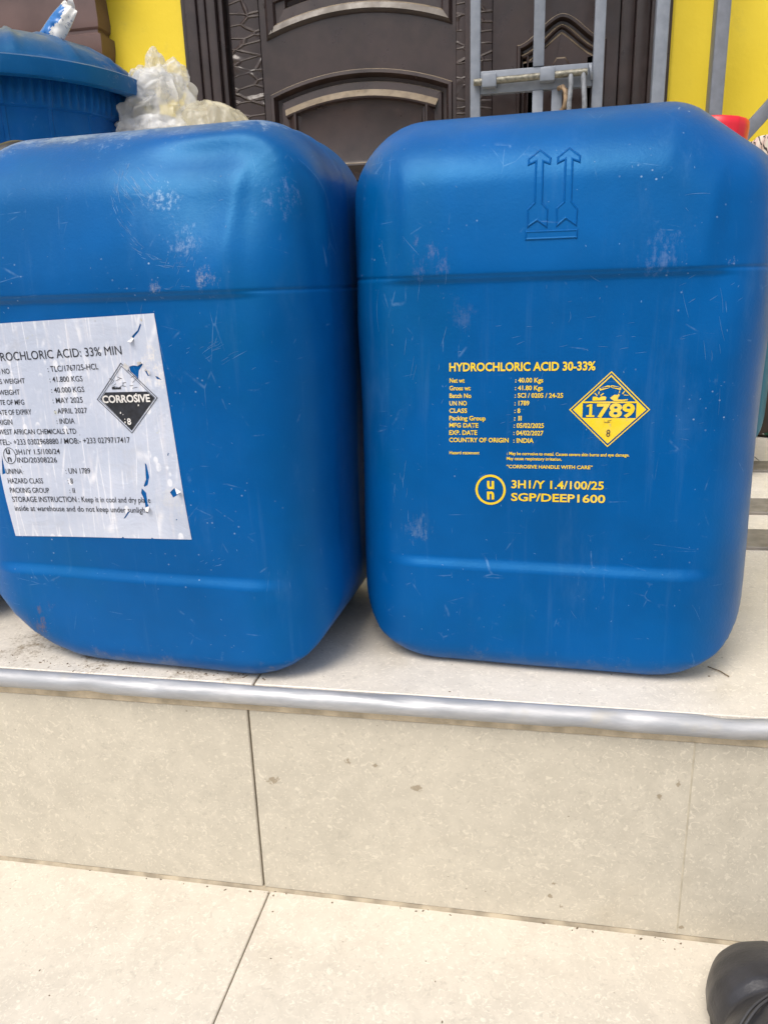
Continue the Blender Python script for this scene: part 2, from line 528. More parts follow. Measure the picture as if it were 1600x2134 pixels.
def build_door():
    root = thing('double_door', 'dark brown double door with arched moulded panels, dusty on its ledges, behind the jerrycans', 'door', (-.34, 1.95, 0.02))
    def put(o):
        o.parent = root; o.matrix_parent_inverse = Matrix.Translation((-root.location.x, -root.location.y, -root.location.z))
        return o
    yf = 1.95
    groove = [(0, 0), (.004, .007), (.012, .008), (.018, -.004), (.030, -.014), (.036, -.014), (.060, .002), (.068, .004), (.075, -.004), (.083, -.002)]
    groove = [(0, 0), (.003, .006), (.012, .007), (.020, -.016), (.030, -.018), (.034, -.006), (.054, -.004), (.074, .012), (.079, .011), (.083, -.001), (.089, -.003)]
    bm = bmesh.new()
    low = arch_path(-.787, -.236, .585, .868, .052)
    upp = arch_path(-.787, -.236, 1.012, 1.70, .06, bottom_rise=.050)
    bot = arch_path(-.787, -.236, .10, .50, 0)
    g_up = [(0, 0), (.003, .006), (.010, .012), (.026, .006), (.032, -.004), (.060, -.006), (.066, -.020), (.078, -.016), (.085, .004), (.092, .005)]
    h = [relief(bm, low, groove, yf), relief(bm, upp, g_up, yf), relief(bm, bot, groove, yf)]
    panel_face(bm, -.805, -.226, .02, 2.15, yf, h)
    add_box(bm, -.914, -.186, yf+.022, yf+.045, .02, 2.15)
    put(bm_obj('door_leaf', bm, M_door, sharp=30))
    bm = bmesh.new()
    add_box(bm, -.897, -.806, yf-.003, yf+.02, .021, 2.149, .003, 2)
    add_box(bm, -.2255, -.188, yf-.003, yf+.02, .021, 2.149, .003, 2)
    put(bm_obj('crackled_border', bm, M_crack, sharp=40))
    # narrow second leaf
    bm = bmesh.new()
    a = ogee_path(-.055, .190, .52, .945, .070)
    b = arch_path(-.055, .190, 1.20, 1.9, 0)
    gs = [(0, 0), (.003, .006), (.010, .006), (.016, -.012), (.022, -.012), (.030, .006), (.034, .005), (.038, -.006), (.043, -.006), (.050, .004)]
    h = [relief(bm, a, gs, yf), relief(bm, b, gs, yf)]
    panel_face(bm, -.122, .222, .02, 2.15, yf, h)
    add_box(bm, -.182, .228, yf+.022, yf+.045, .02, 2.15)
    hx = [(.030, .80), (.105, .80), (.105, .885), (.085, .915), (.050, .915), (.030, .885)]
    relief(bm, hx, [(0, .0), (.002, .004), (.008, .004), (.014, .012), (.018, .012)], yf+.0015)
    put(bm_obj('door_leaf', bm, M_door, sharp=30))
    bm = bmesh.new()
    add_box(bm, -.183, -.123, yf-.003, yf+.02, .021, 2.149, .003, 2)
    put(bm_obj('crackled_border', bm, M_crack, sharp=40))
    bm = bmesh.new()
    add_box(bm, -.200, -.172, yf-.014, yf-.0035, .022, 2.148, .003, 2)
    put(bm_obj('meeting_strip', bm, M_door))
    # handle rail low on the leaf is out of sight; frame mouldings
    bm = bmesh.new()
    for x0, x1, y0 in ((-1.034, -1.020, 1.915), (-1.0195, -.985, 1.908), (-.9845, -.960, 1.916), (-.9595, -.930, 1.922), (-.9295, -.912, 1.936)):
        add_box(bm, x0, x1, y0, 1.99, .012, 2.21, .004, 2)
    for x0, x1, y0 in ((.2255, .262, 1.943), (.2625, .300, 1.925), (.3005, .330, 1.914), (.3305, .356, 1.919)):
        add_box(bm, x0, x1, y0, 1.99, .012, 2.21, .004, 2)
    add_box(bm, -.911, .225, 1.925, 1.99, 2.155, 2.21, .004, 2)
    put(bm_obj('door_frame', bm, M_frame, sharp=40))
build_door()

def window_ledge():
    # moulded brown ledge under a window, mitred at its right end
    prof = [(.004, .872), (.030, .880), (.052, .915), (.062, .955), (.066, .985), (.072, .990), (.070, 1.000), (.074, 1.015), (.073, 1.06), (.075, 1.075), (.092, 1.080), (.093, 1.16), (.12, 1.20), (.13, 1.26), (.004, 1.262)]
    prof = [(.004, .90), (.045, .912), (.062, .945), (.078, .985), (.083, 1.020), (.083, 1.045), (.068, 1.052), (.068, 1.060), (.074, 1.066), (.076, 1.085), (.071, 1.16), (.10, 1.20), (.12, 1.25), (.12, 1.30), (.004, 1.31)]
    bm = bmesh.new()
    x1 = -1.345
    rows = []
    for o, z in prof:
        rows.append([bm.verts.new((-3.0, YW-o, z)), bm.verts.new((x1+o, YW-o, z)), bm.verts.new((x1+o, YW-.001, z))])
    for a, b in zip(rows, rows[1:]):
        bm.faces.new((a[0], a[1], b[1], b[0])); bm.faces.new((a[1], a[2], b[2], b[1]))
    bm.faces.new([r[0] for r in rows])
    bm.faces.new((rows[0][0], rows[0][1], rows[0][2])); bm.faces.new((rows[-1][0], rows[-1][1], rows[-1][2]))
    g = NT('brown_gloss')
    c = g.mix(g.ramp(g.noise(8, 4), .3, .7), (.095, .055, .050), (.135, .080, .072))
    o = bm_obj('window_ledge', bm, g.out(c, .35, g.bump(g.noise(40, 3), .08, .002)), sharp=22)
    tag(o, 'glossy brown moulded window ledge on the yellow wall above the blue barrel', 'ledge')
window_ledge()

# ------------------------------------------------------------------ security gate
def gate():
    yg = 1.80
    root = thing('security_gate', 'grey painted steel security gate with a sliding bolt in front of the brown door', 'gate', (0, yg, 0))
    def P(name, bm, m=M_grey, sharp=40, par=root):
        o = bm_obj(name, bm, m, par, sharp=sharp)
        if par is root: o.matrix_parent_inverse = Matrix.Translation((0, -yg, 0))
        return o
    bm = bmesh.new()
    bm.free()
    for x0, x1 in ((-.1745, -.1475), (.1465, .1745)):
        bm = bmesh.new(); add_box(bm, x0, x1, yg, yg+.025, .03, 2.1, .0025, 2); P('stile', bm)
    for z0, z1 in ((.06, .797), (.854, 2.07)):
        bm = bmesh.new(); add_box(bm, -.0085, .0205, yg, yg+.024, z0, z1, .0025, 2); P('middle_bar', bm)
    for ya, yb, z0, z1 in ((.003, .026, .7975, .8535), (.001, .025, .03, .0595), (.001, .025, 2.0705, 2.1)):
        bm = bmesh.new(); add_box(bm, -.1470, .1460, yg+ya, yg+yb, z0, z1, .002, 2); P('cross_rail', bm)
    bm = bmesh.new()
    add_tube(bm, [(-.164, yg-.013, .824), (-.05, yg-.013, .8255), (.132, yg-.013, .829)], .0088, 16)
    rod = P('bolt', bm, plain('worn_steel', (.22, .21, .17), .45, .5, var=.45, sc=90, bump=.4))
    for x0, z0 in ((-.142, .808), (.010, .812)):
        bm = bmesh.new(); add_box(bm, x0, x0+.039, yg-.026, yg+.0025, z0, z0+.034, .004, 2); P('bolt_sleeve', bm)
    bm = bmesh.new()
    add_tube(bm, [(.090, yg-.016, .824), (.091, yg-.022, .80), (.088, yg-.024, .76), (.087, yg-.024, .68)], .0065, 10)
    P('hasp_arm', bm, M_gdark)
    bm = bmesh.new()
    add_tube(bm, [(.122, yg-.012, .834), (.123, yg-.020, .81), (.127, yg-.024, .76), (.130, yg-.024, .68)], .0068, 10)
    P('hasp_arm', bm, M_gdark)
    bm = bmesh.new()
    add_tube(bm, [(.060, yg-.004, .796), (.070, yg-.018, .797), (.077, yg-.022, .786), (.079, yg-.022, .768), (.076, yg-.018, .748), (.066, yg-.004, .738)], .0062, 10)
    P('staple', bm, plain('rusty_steel', (.30, .21, .13), .6, .3, var=.5, sc=80, bump=.4))
    bm = bmesh.new()
    add_box(bm, .042, .070, yg+.002, yg+.012, .62, .797, .002, 2)
    P('lock_plate', bm)
    bm = bmesh.new()
    t = bmesh.new()
    bmesh.ops.create_cone(t, cap_ends=True, segments=24, radius1=.020, radius2=.020, depth=.006, matrix=Matrix.Translation((.140, yg-.012, .829)) @ Matrix.Rotation(RAD(78), 4, 'Y'))
    me = bpy.data.meshes.new('t'); t.to_mesh(me); t.free(); bm.from_mesh(me)
    P('stop_disc', bm)
    # fixed post
    p = thing('gate_post', 'grey square steel gate post beside the brown door frame, against the yellow wall', 'post', (.315, yg, 0))
    bm = bmesh.new()
    add_box(bm, -.0165, .0165, 0, .034, 0.012, 2.15, .003, 2)
    bm_obj('post', bm, M_grey, p, sharp=40)
    bm = bmesh.new()
    add_box(bm, -.045, .045, -.025, .06, 0.0045, .0115, .002, 1)
    bm_obj('base_plate', bm, M_grey, p, sharp=40)
    # folded leaf on the right
    r = thing('gate_leaf', 'folded-back grey steel gate leaf with a diagonal brace in front of the yellow wall', 'gate', (.445, yg, 0))
    d = plain('grey_paint_leaf', (.175, .19, .225), .45, var=.1, sc=40, bump=.1)
    for x0 in (0, .82):
        bm = bmesh.new(); add_box(bm, x0, x0+.033, 0, .055, .03, 2.1, .003, 2); bm_obj('stile', bm, d, r, sharp=40)
    for z0 in (.03, 2.067):
        bm = bmesh.new(); add_box(bm, .0335, .8195, .002, .036, z0, z0+.033, .003, 2); bm_obj('cross_rail', bm, d, r, sharp=40)
    bm = bmesh.new()
    a = Vector((.040, .02, .595)); b = Vector((.815, .02, 1.475))
    L = (b-a).length
    mt = Matrix.Translation(a) @ Matrix.Rotation(-math.atan2(b.z-a.z, b.x-a.x), 4, 'Y')
    add_box(bm, 0, L, -.014, .014, -.017, .017, .003, 2, mt)
    bm_obj('brace', bm, d, r, sharp=40)
gate()

# ------------------------------------------------------------------ jerrycans
W, HD, HH = .157, .1135, .4325
RP, RF = .034, .056                              # rounding of the outline, rounding of the front and back edges
def outline(bl=.036, br=.040):
    """inset outline of the can (grown by RP later): fuller rounding at the foot and the left shoulder"""
    P = []
    for (cx, cz, ex, a0, a1) in ((-W, 0, bl, 180, 270), (W, 0, br, 270, 360), (W, .372, .012, 0, 55), (.084, HH, .012, 55, 90), (-W, HH, .024, 90, 180)):
        sx = 1 if cx > 0 else -1
        if (cx, cz) == (.084, HH): ox, oz = cx-.008, HH-RP-ex
        elif cz == .372: ox, oz = W-RP-ex, cz-.012
        else: ox, oz = cx-sx*(RP+ex), (cz+RP+ex if cz == 0 else cz-RP-ex)
        for k in range(9):
            a = RAD(a0+(a1-a0)*k/8)
            P.append((ox+ex*math.cos(a), oz+ex*math.sin(a)))
    return np.array(P)
PS = outline()
def sd_poly(x, z, P):
    d = np.full(x.shape, 1e9); s = np.ones(x.shape)
    n = len(P)
    for i in range(n):
        a, b = P[i], P[(i+1) % n]
        ex, ez = b-a
        wx, wz = x-a[0], z-a[1]
        t = np.clip((wx*ex+wz*ez)/(ex*ex+ez*ez), 0, 1)
        d = np.minimum(d, (wx-ex*t)**2+(wz-ez*t)**2)
    # convex: inside when left of every edge
    inside = np.ones(x.shape, bool)
    for i in range(n):
        a, b = P[i], P[(i+1) % n]
        inside &= ((b[0]-a[0])*(z-a[1])-(b[1]-a[1])*(x-a[0])) >= 0
    return np.where(inside, -np.sqrt(d), np.sqrt(d))
def d2(x, z): return sd_poly(x, z, PS)-RP
def sstep(a, b, v):
    t = np.clip((v-a)/(b-a), 0, 1); return t*t*(3-2*t)
def rfz(z): return .019+.029*sstep(0, .13, z)+.014*sstep(.30, .42, z)
def sdf(x, y, z):
    r = rfz(z)
    q1 = d2(x, z)+r; q2 = np.abs(y)-HD+r+lean(z)
    A = np.sqrt(np.maximum(q1, 0)**2+np.maximum(q2, 0)**2)+np.minimum(np.maximum(q1, q2), 0)-r
    p1 = np.abs(x)-W+RV; p2 = np.abs(y)-HD+RV       # fuller plan corners
    B = np.sqrt(np.maximum(p1, 0)**2+np.maximum(p2, 0)**2)+np.minimum(np.maximum(p1, p2), 0)-RV
    k = .0004+.020*sstep(0, .02, np.minimum(p1, p2))*sstep(.25, .36, z)
    h = np.maximum(k-np.abs(A-B), 0)/k
    return np.maximum(A, B)+k*h*h*.25
RV = .060
def lean(z): return .021*(np.clip(z-.318, 0, 1)/.113)**1.4
def recess(x, z, p):
    """how far the label panel is pressed in"""
    mx = 1-sstep(.098, .132, np.abs(x))
    zl, zu = p['ridge'], p['lip']
    mz = sstep(zl-.006, zl+.004, z)*(1-sstep(zu-.0068, zu+.0006, z))
    deep = .0042*(.55+.45*sstep(.15, .30, z)+.45*(1-sstep(.09, .16, z)))
    out = deep*mx*mz
    out = out+.0007*np.exp(-((z-zu+.001)/.0013)**2)
    for cx, cz, r, dd in p['dents']:
        out = out+dd*np.exp(-(((x-cx)**2+(z-cz)**2)/r**2)**1.6)
    return out
def wobble(x, z, s):
    return .0007*(np.sin(19*x+7*z+s)+.8*np.sin(31*z-11*x+2*s)+.6*np.sin(47*x+23*z+3*s))
def front_y(x, z, p, lift=.0004):
    x = np.asarray(x, float); z = np.asarray(z, float)
    lo = np.zeros(x.shape); hi = np.full(x.shape, HD+.01)
    for _ in range(24):
        m = (lo+hi)/2
        ins = sdf(x, m, z) < 0
        lo = np.where(ins, m, lo); hi = np.where(ins, hi, m)
    y = (lo+hi)/2
    y = y-recess(x, z, p)+wobble(x, z, p['seed'])
    return -(y+lift)
def can_mesh(p, mat):
    xs = np.linspace(-W, W, 101)
    zs = np.unique(np.round(np.concatenate([np.linspace(0, HH, 150), np.linspace(p['ridge']-.010, p['ridge']+.008, 14), np.linspace(p['lip']-.012, p['lip']+.004, 20)]), 5))
    ys = np.linspace(-HD, HD, 51)
    V, F = [], []
    base = 0
    def grid(A, B, fn, flip):
        nonlocal base
        a, b = np.meshgrid(A, B, indexing='ij')
        P = fn(a.ravel(), b.ravel())
        na, nb = len(A), len(B)
        idx = np.arange(na*nb).reshape(na, nb)+base
        q = np.stack([idx[:-1, :-1], idx[1:, :-1], idx[1:, 1:], idx[:-1, 1:]], -1).reshape(-1, 4)
        if flip: q = q[:, ::-1]
        V.append(P); F.append(q); base += na*nb
    one = np.ones_like
    grid(xs, zs, lambda a, b: np.stack([a, -HD*one(a), b], -1), False)
    grid(xs, zs, lambda a, b: np.stack([a, HD*one(a), b], -1), True)
    grid(ys, zs, lambda a, b: np.stack([W*one(a), a, b], -1), False)
    grid(ys, zs, lambda a, b: np.stack([-W*one(a), a, b], -1), True)
    grid(xs, ys, lambda a, b: np.stack([a, b, HH*one(a)], -1), False)
    grid(xs, ys, lambda a, b: np.stack([a, b, 0*one(a)], -1), True)
    V = np.concatenate(V); F = np.concatenate(F)
    m = .058
    c = np.stack([np.clip(V[:, 0], -W+m, W-m), np.clip(V[:, 1], -HD+m, HD-m), np.clip(V[:, 2], m, HH-m)], -1)
    dirv = V-c
    lo = np.zeros(len(V)); hi = np.full(len(V), 1.3)
    for _ in range(26):
        mid = (lo+hi)/2
        P = c+dirv*mid[:, None]
        ins = sdf(P[:, 0], P[:, 1], P[:, 2]) < 0
        lo = np.where(ins, mid, lo); hi = np.where(ins, hi, mid)
    P = c+dirv*((lo+hi)/2)[:, None]
    # press in the panels and let the skin wander a little
    fl = sstep(.3, .9, np.abs(dirv[:, 1])/np.maximum(np.linalg.norm(dirv, axis=1), 1e-9))
    sgn = np.sign(P[:, 1])
    rec = recess(P[:, 0], P[:, 2], p)
    wob = wobble(P[:, 0], P[:, 2], p['seed'])
    front = P[:, 1] < 0
    P[:, 1] -= sgn*fl*np.where(front, rec-wob, recess(P[:, 0], P[:, 2], {**p, 'dents': []})-wob)
    sx = sstep(.3, .9, np.abs(dirv[:, 0])/np.maximum(np.linalg.norm(dirv, axis=1), 1e-9))
    P[:, 0] += np.sign(P[:, 0])*sx*(.0010*np.sin(23*P[:, 2]+9*P[:, 1]+p['seed'])-.0007*np.exp(-((P[:, 2]-p['lip']+.001)/.0013)**2))
    # mould seam round the middle of the depth
    P *= (1+.0022*np.exp(-(P[:, 1]/.0013)**2)[:, None]*np.array([1, 0, 1]))
    if p.get('mirror'):
        P[:, 0] *= -1; F = F[:, ::-1]
    me = bpy.data.meshes.new('can_body')
    me.from_pydata(P.tolist(), [], F.tolist())
    bm = bmesh.new(); bm.from_mesh(me)
    bmesh.ops.remove_doubles(bm, verts=bm.verts, dist=1e-5)
    bmesh.ops.recalc_face_normals(bm, faces=bm.faces)
    bm.to_mesh(me); bm.free()
    me.polygons.foreach_set('use_smooth', [True]*len(me.polygons))
    for x in mat: me.materials.append(x)
    return me
def mfy(x, z, p, lift):
    x = np.asarray(x, float)
    return front_y(-x if p.get('mirror') else x, z, p, lift)

def conform(bm, p, lift, strips=None):
    """bm holds a flat shape in XZ; cut it into strips, then lay it on the can's front"""
    if strips:
        xs = [v.co.x for v in bm.verts]; zs = [v.co.z for v in bm.verts]
        for a, (lo, hi), nrm in ((0, (min(xs), max(xs)), (1, 0, 0)), (2, (min(zs), max(zs)), (0, 0, 1))):
            k = math.floor(lo/strips)+1
            while k*strips < hi:
                co = [0, 0, 0]; co[a] = k*strips
                bmesh.ops.bisect_plane(bm, geom=bm.verts[:]+bm.edges[:]+bm.faces[:], dist=1e-7, plane_co=co, plane_no=nrm)
                k += 1
    bm.verts.ensure_lookup_table()
    if len(bm.verts) == 0: return
    if 'aff' in p:
        (a, b, c), (d, e, f) = p['aff']
        for v in bm.verts: v.co.x, v.co.z = a*v.co.x+b*v.co.z+c, d*v.co.x+e*v.co.z+f
    X = np.array([v.co.x for v in bm.verts]); Z = np.array([v.co.z for v in bm.verts])
    D = np.array([v.co.y for v in bm.verts])
    Y = mfy(X, Z, p, lift)
    for v, y, dd in zip(bm.verts, Y, D): v.co.y = y-dd
def face_front(bm):
    bm.normal_update()
    for f in bm.faces:
        if f.normal.y > 0: f.normal_flip()
def poly2d(bm, pts, holes=()):
    loops = [pts]+list(holes)
    ed = []
    for L in loops:
        vs = [bm.verts.new((x, 0, z)) for x, z in L]
        ed += [bm.edges.new((vs[i], vs[(i+1) % len(vs)])) for i in range(len(vs))]
    bmesh.ops.triangle_fill(bm, use_beauty=True, use_dissolve=False, edges=ed)
def circle(cx, cz, rx, rz=None, n=40):
    rz = rz or rx
    return [(cx+rx*math.cos(2*math.pi*k/n), cz+rz*math.sin(2*math.pi*k/n)) for k in range(n)]

DG = bpy.context.evaluated_depsgraph_get
def text_mesh(s, bold=0.0):
    cu = bpy.data.curves.new('txt', 'FONT')
    cu.body = s; cu.size = 1; cu.resolution_u = 3; cu.offset = bold
    o = bpy.data.objects.new('txt', cu)
    COL.objects.link(o)
    bpy.context.view_layer.update()
    dg = DG()
    me = bpy.data.meshes.new_from_object(o.evaluated_get(dg))
    bpy.data.objects.remove(o); bpy.data.curves.remove(cu)
    return me
_h = text_mesh('H'); CAPH = max(v.co.y for v in _h.vertices)
def add_text(bm, row, bold=.012, own=False):
    s, x0, z0, x1, z1, cap = row
    me = text_mesh(s, bold)
    xs = [v.co.x for v in me.vertices]; ys = [v.co.y for v in me.vertices]
    a, b = min(xs), max(xs)
    ch = max(ys) if own else CAPH
    L = math.hypot(x1-x0, z1-z0)
    ang = math.atan2(z1-z0, x1-x0)
    sx, sy = L/(b-a), cap/ch
    for v in me.vertices:
        u = (v.co.x-a)*sx; t = v.co.y*sy
        v.co = (x0+u*math.cos(ang)-t*math.sin(ang), 0, z0+u*math.sin(ang)+t*math.cos(ang))
    bm.from_mesh(me); bpy.data.meshes.remove(me)

def pt_in(px, pz, P):
    c = False; n = len(P); j = n-1
    for i in range(n):
        if (P[i][1] > pz) != (P[j][1] > pz) and px < (P[j][0]-P[i][0])*(pz-P[i][1])/(P[j][1]-P[i][1])+P[i][0]: c = not c
        j = i
    return c

def scratches(p, seed, spots, n_random=60):
    """thin raised hairs and nicks laid on the front skin; returned as a bmesh"""
    rnd = random.Random(seed)
    bm = bmesh.new()
    def hair(x, z, a, L, wd, curve):
        N = max(3, int(L/.004))
        pts = []
        for i in range(N+1):
            t = i/N-.5
            aa = a+curve*t
            pts.append((x+math.cos(aa)*L*t, z+math.sin(aa)*L*t, wd*(1-abs(2*t))**.6*(.6+.4*rnd.random())))
        prev = None
        for i, (px, pz, ww) in enumerate(pts):
            nx, nz = -math.sin(a), math.cos(a)
            ww = max(ww, .00004)
            cur = (bm.verts.new((px+nx*ww, 0, pz+nz*ww)), bm.verts.new((px-nx*ww, 0, pz-nz*ww)))
            if prev: bm.faces.new((prev[0], cur[0], cur[1], prev[1]))
            prev = cur
    for _ in range(n_random):
        x = rnd.uniform(-.125, .125); z = rnd.uniform(.05, .40)
        a = rnd.choice([0, 0, math.pi/2, math.pi/2, 1.0, 2.2])+rnd.gauss(0, .25)
        hair(x, z, a, rnd.choice([.003, .004, .006, .008, .014])*rnd.uniform(.6, 1.4), rnd.uniform(.00008, .00020), rnd.gauss(0, .2))
    for cx, cz, rx, rz, n, ang, L in spots:
        for _ in range(n):
            x = cx+rnd.gauss(0, rx); z = cz+rnd.gauss(0, rz)
            hair(x, z, ang+rnd.gauss(0, .09), L*rnd.uniform(.3, 1.2), rnd.uniform(.00008, .00022), rnd.gauss(0, .15))
    for _ in range(85):
        x = rnd.uniform(-.13, .13); z = rnd.uniform(.02, .41)
        hair(x, z, rnd.uniform(0, 3.1), rnd.uniform(.0006, .0020), rnd.uniform(.0002, .0005), 0)
    conform(bm, p, .00012)
    face_front(bm)
    return bm
M_scr = plain('scuffed_blue', (.075, .205, .44), .5, var=.3, sc=150)
def add_to_mesh(me, bm, mi):
    for f in bm.faces: f.material_index = mi
    b2 = bmesh.new(); b2.from_mesh(me); 
    t = bpy.data.meshes.new('t'); bm.to_mesh(t); bm.free()
    b2.from_mesh(t); bpy.data.meshes.remove(t)
    b2.to_mesh(me); b2.free()

def screw_cap(parent, loc, mat, tilt=0.0, r=.030, h=.036, name='screw_cap', square=False):
    bm = bmesh.new()
    if square:
        lathe(bm, [(r*.9, -.02), (r, -.018), (r, h-.006), (r*.97, h-.001), (r*.90, h), (r*.3, h-.001)], 64,
              lambda rr, z, a: rr*(1+.035*max(0, math.cos(6*a))**6))
    else:
        lathe(bm, [(r*.95, -.02), (r, -.018), (r, h-.012), (r*.93, h-.005), (r*.72, h), (r*.2, h+.001)], 64,
              lambda rr, z, a: rr*(1+(.02*math.cos(30*a) if z < h-.008 else 0)))
    o = bm_obj(name, bm, mat, parent, sharp=50)
    o.location = loc; o.rotation_euler = (0, tilt, 0)
    return o
def handle(parent, p, mat):
    """carrying handle moulded on the flat top, low enough to hide behind the front edge"""
    s = -1 if p.get('mirror') else 1
    bm = bmesh.new()
    pts = [(-.095, 0, HH-.026), (-.088, 0, HH-.017), (-.07, 0, HH-.012), (-.02, 0, HH-.011), (.03, 0, HH-.012), (.045, 0, HH-.017), (.052, 0, HH-.026)]
    add_tube(bm, [(x*s, y, z) for x, y, z in pts], .013, 14)
    return bm_obj('handle', bm, mat, parent, smooth=True)

# ---- right can: yellow printing
PR = dict(lip=.3155, ridge=.093, seed=.7, dents=[], aff=((.9855, 0, -.0004), (0, .9855, .0045)))
BR = blue_plastic('blue_can_plastic', BLUE, [((-.09, -.105, .322), .055, (.20, .21, .38), .45, 60), ((.075, -.11, .322), .045, (.16, .24, .46), .4, 60), ((.12, -.11, .318), .014, (.45, .50, .60), .7, 120), ((-.065, -.105, .285), .04, (.10, .16, .34), .35, 70),
     ((.085, -.09, .010), .035, (.05, .07, .10), .6, 70), ((-.135, -.06, .12), .045, (.22, .30, .45), .5, 90), ((-.10, -.11, .12), .04, (.20, .28, .42), .4, 80), ((.115, -.10, .235), .03, (.14, .27, .46), .35, 60)], 0.4, [(.0, .045, .40, (.14, .17, .22))])
rc = thing('jerrycan', 'blue plastic jerrycan with yellow printing, raised arrows and a red cap', 'jerrycan', (.020, .160, .0005), RAD(-3), 'blue jerrycans on the step')
meR = can_mesh(PR, [BR, M_scr])
add_to_mesh(meR, scratches(PR, 5, [(-.128, .36, .004, .03, 14, 1.65, .03), (-.10, .26, .012, .02, 7, 1.4, .014), (.02, .27, .05, .01, 10, .1, .007), (.11, .30, .012, .008, 8, .6, .006),
     (-.115, .13, .008, .03, 10, 1.5, .010), (0, .20, .06, .04, 22, .2, .006), (.115, .26, .003, .03, 6, 1.75, .02)], 26), 1)
link(bpy.data.objects.new('body', meR), rc)
handle(rc, PR, BR)
RT = [('HYDROCHLORIC ACID 30-33%', -0.0743, 0.2452, 0.0338, 0.2456, 0.006), ('Net wt', -0.0741, 0.2365, -0.0625, 0.2365, 0.0033), (': 40.00 Kgs', -0.0241, 0.2367, -0.0035, 0.2367, 0.0033), ('Gross wt', -0.0742, 0.2307, -0.0579, 0.2307, 0.0032), (': 41.80 Kgs', -0.0242, 0.231, -0.0036, 0.231, 0.0032), ('Batch No', -0.0742, 0.2249, -0.0573, 0.2249, 0.0032), (': SCI / 0205 / 24-25', -0.0243, 0.2253, 0.0114, 0.2254, 0.0033), ('UN NO', -0.0742, 0.219, -0.0607, 0.2191, 0.0033), (': 1789', -0.0243, 0.2194, -0.0133, 0.2195, 0.0034), ('CLASS', -0.0743, 0.2133, -0.0605, 0.2134, 0.0033), (': 8', -0.0243, 0.2137, -0.0199, 0.2137, 0.0033), ('Packing Group', -0.0743, 0.2075, -0.0462, 0.2076, 0.0033), (': II', -0.0245, 0.2079, -0.0188, 0.2079, 0.0034), ('MFG DATE', -0.0743, 0.202, -0.0517, 0.202, 0.0033), (': 05/02/2025', -0.0246, 0.2023, -0.002, 0.2025, 0.0034), ('EXP. DATE', -0.0744, 0.1961, -0.0526, 0.1963, 0.0034), (': 04/02/2027', -0.0247, 0.1966, -0.0022, 0.1967, 0.0034), ('COUNTRY OF ORIGIN', -0.0744, 0.1904, -0.0283, 0.1908, 0.0033), (': INDIA', -0.0247, 0.1907, -0.0093, 0.1908, 0.0034), ('Hazard statement', -0.0743, 0.1807, -0.0507, 0.181, 0.0023), (': May be corrosive to metal. Causes severe skin burns and eye damage.', -0.0294, 0.181, 0.0612, 0.1814, 0.0023), ('May cause respiratory irritation.', -0.0296, 0.177, 0.0121, 0.1773, 0.0023), ('\u201cCORROSIVE HANDLE WITH CARE\u201d', -0.0296, 0.1704, 0.0351, 0.1713, 0.0026)]
bm = bmesh.new()
for i, r in enumerate(RT): add_text(bm, r, .028 if i == 0 else .022)
for r in [('3H1/Y 1.4/100/25', -0.0255, 0.1545, 0.044, 0.1554, 0.0061), ('SGP/DEEP1600', -0.0256, 0.1441, 0.0456, 0.1448, 0.0061)]: add_text(bm, r, .022)
conform(bm, PR, .0004); face_front(bm)
bm_obj('printed_text', bm, M_yellow_print, rc)
bm = bmesh.new()
poly2d(bm, circle(-.0418, .1525, .0119, .0124), [circle(-.0418, .1525, .0101, .0106)])
for r in [('u', -0.0445, 0.1535, -0.039, 0.1536, 0.0062), ('n', -0.0445, 0.1449, -0.0389, 0.145, 0.0062)]: add_text(bm, r, .035, own=True)
conform(bm, PR, .0004); face_front(bm)
bm_obj('packaging_mark', bm, M_yellow_print, rc)
bm = bmesh.new()
D = [(.0453, .2447), (.0739, .2166), (.0451, .1884), (.0162, .2164)]
def insd(P, k):
    cx = sum(a for a, _ in P)/4; cz = sum(b for _, b in P)/4
    return [(cx+(a-cx)*k, cz+(b-cz)*k) for a, b in P]
poly2d(bm, D, [insd(D, .962)])
i0, i1 = insd(D, .905), insd(D, .86)
def at_z(P, z, right):
    t, r, b, l = P
    if right: a, c = (t, r) if z > r[1] else (r, b)
    else: a, c = (t, l) if z > l[1] else (l, b)
    k = (z-a[1])/(c[1]-a[1]); return (a[0]+(c[0]-a[0])*k, z)
za, zb = .2226, .2214
poly2d(bm, [at_z(i0, za, 0), at_z(i0, zb, 0), at_z(i0, zb, 1), at_z(i0, za, 1)])
poly2d(bm, [i0[0], at_z(i0, za, 0), at_z(i1, za, 0), i1[0]]); poly2d(bm, [i0[0], i1[0], at_z(i1, za, 1), at_z(i0, za, 1)])
poly2d(bm, [at_z(i0, zb, 0), i0[3], at_z(i0, .2103, 0), (.0259, .2103), (.0259, zb)])
poly2d(bm, [at_z(i0, zb, 1), i0[1], at_z(i0, .2103, 1), (.0643, .2103), (.0641, zb)])
poly2d(bm, [at_z(i0, .2103, 0), i0[2], at_z(i0, .2103, 1)])
add_text(bm, ('789', 0.0362, 0.2111, 0.0632, 0.2113, 0.0095), .035)
poly2d(bm, [(.0287, .2110), (.0346, .2110), (.0346, .2124), (.0328, .2124), (.0328, .2206), (.0312, .2206), (.0287, .2198), (.0287, .2186), (.0308, .2190), (.0308, .2124), (.0287, .2124)])
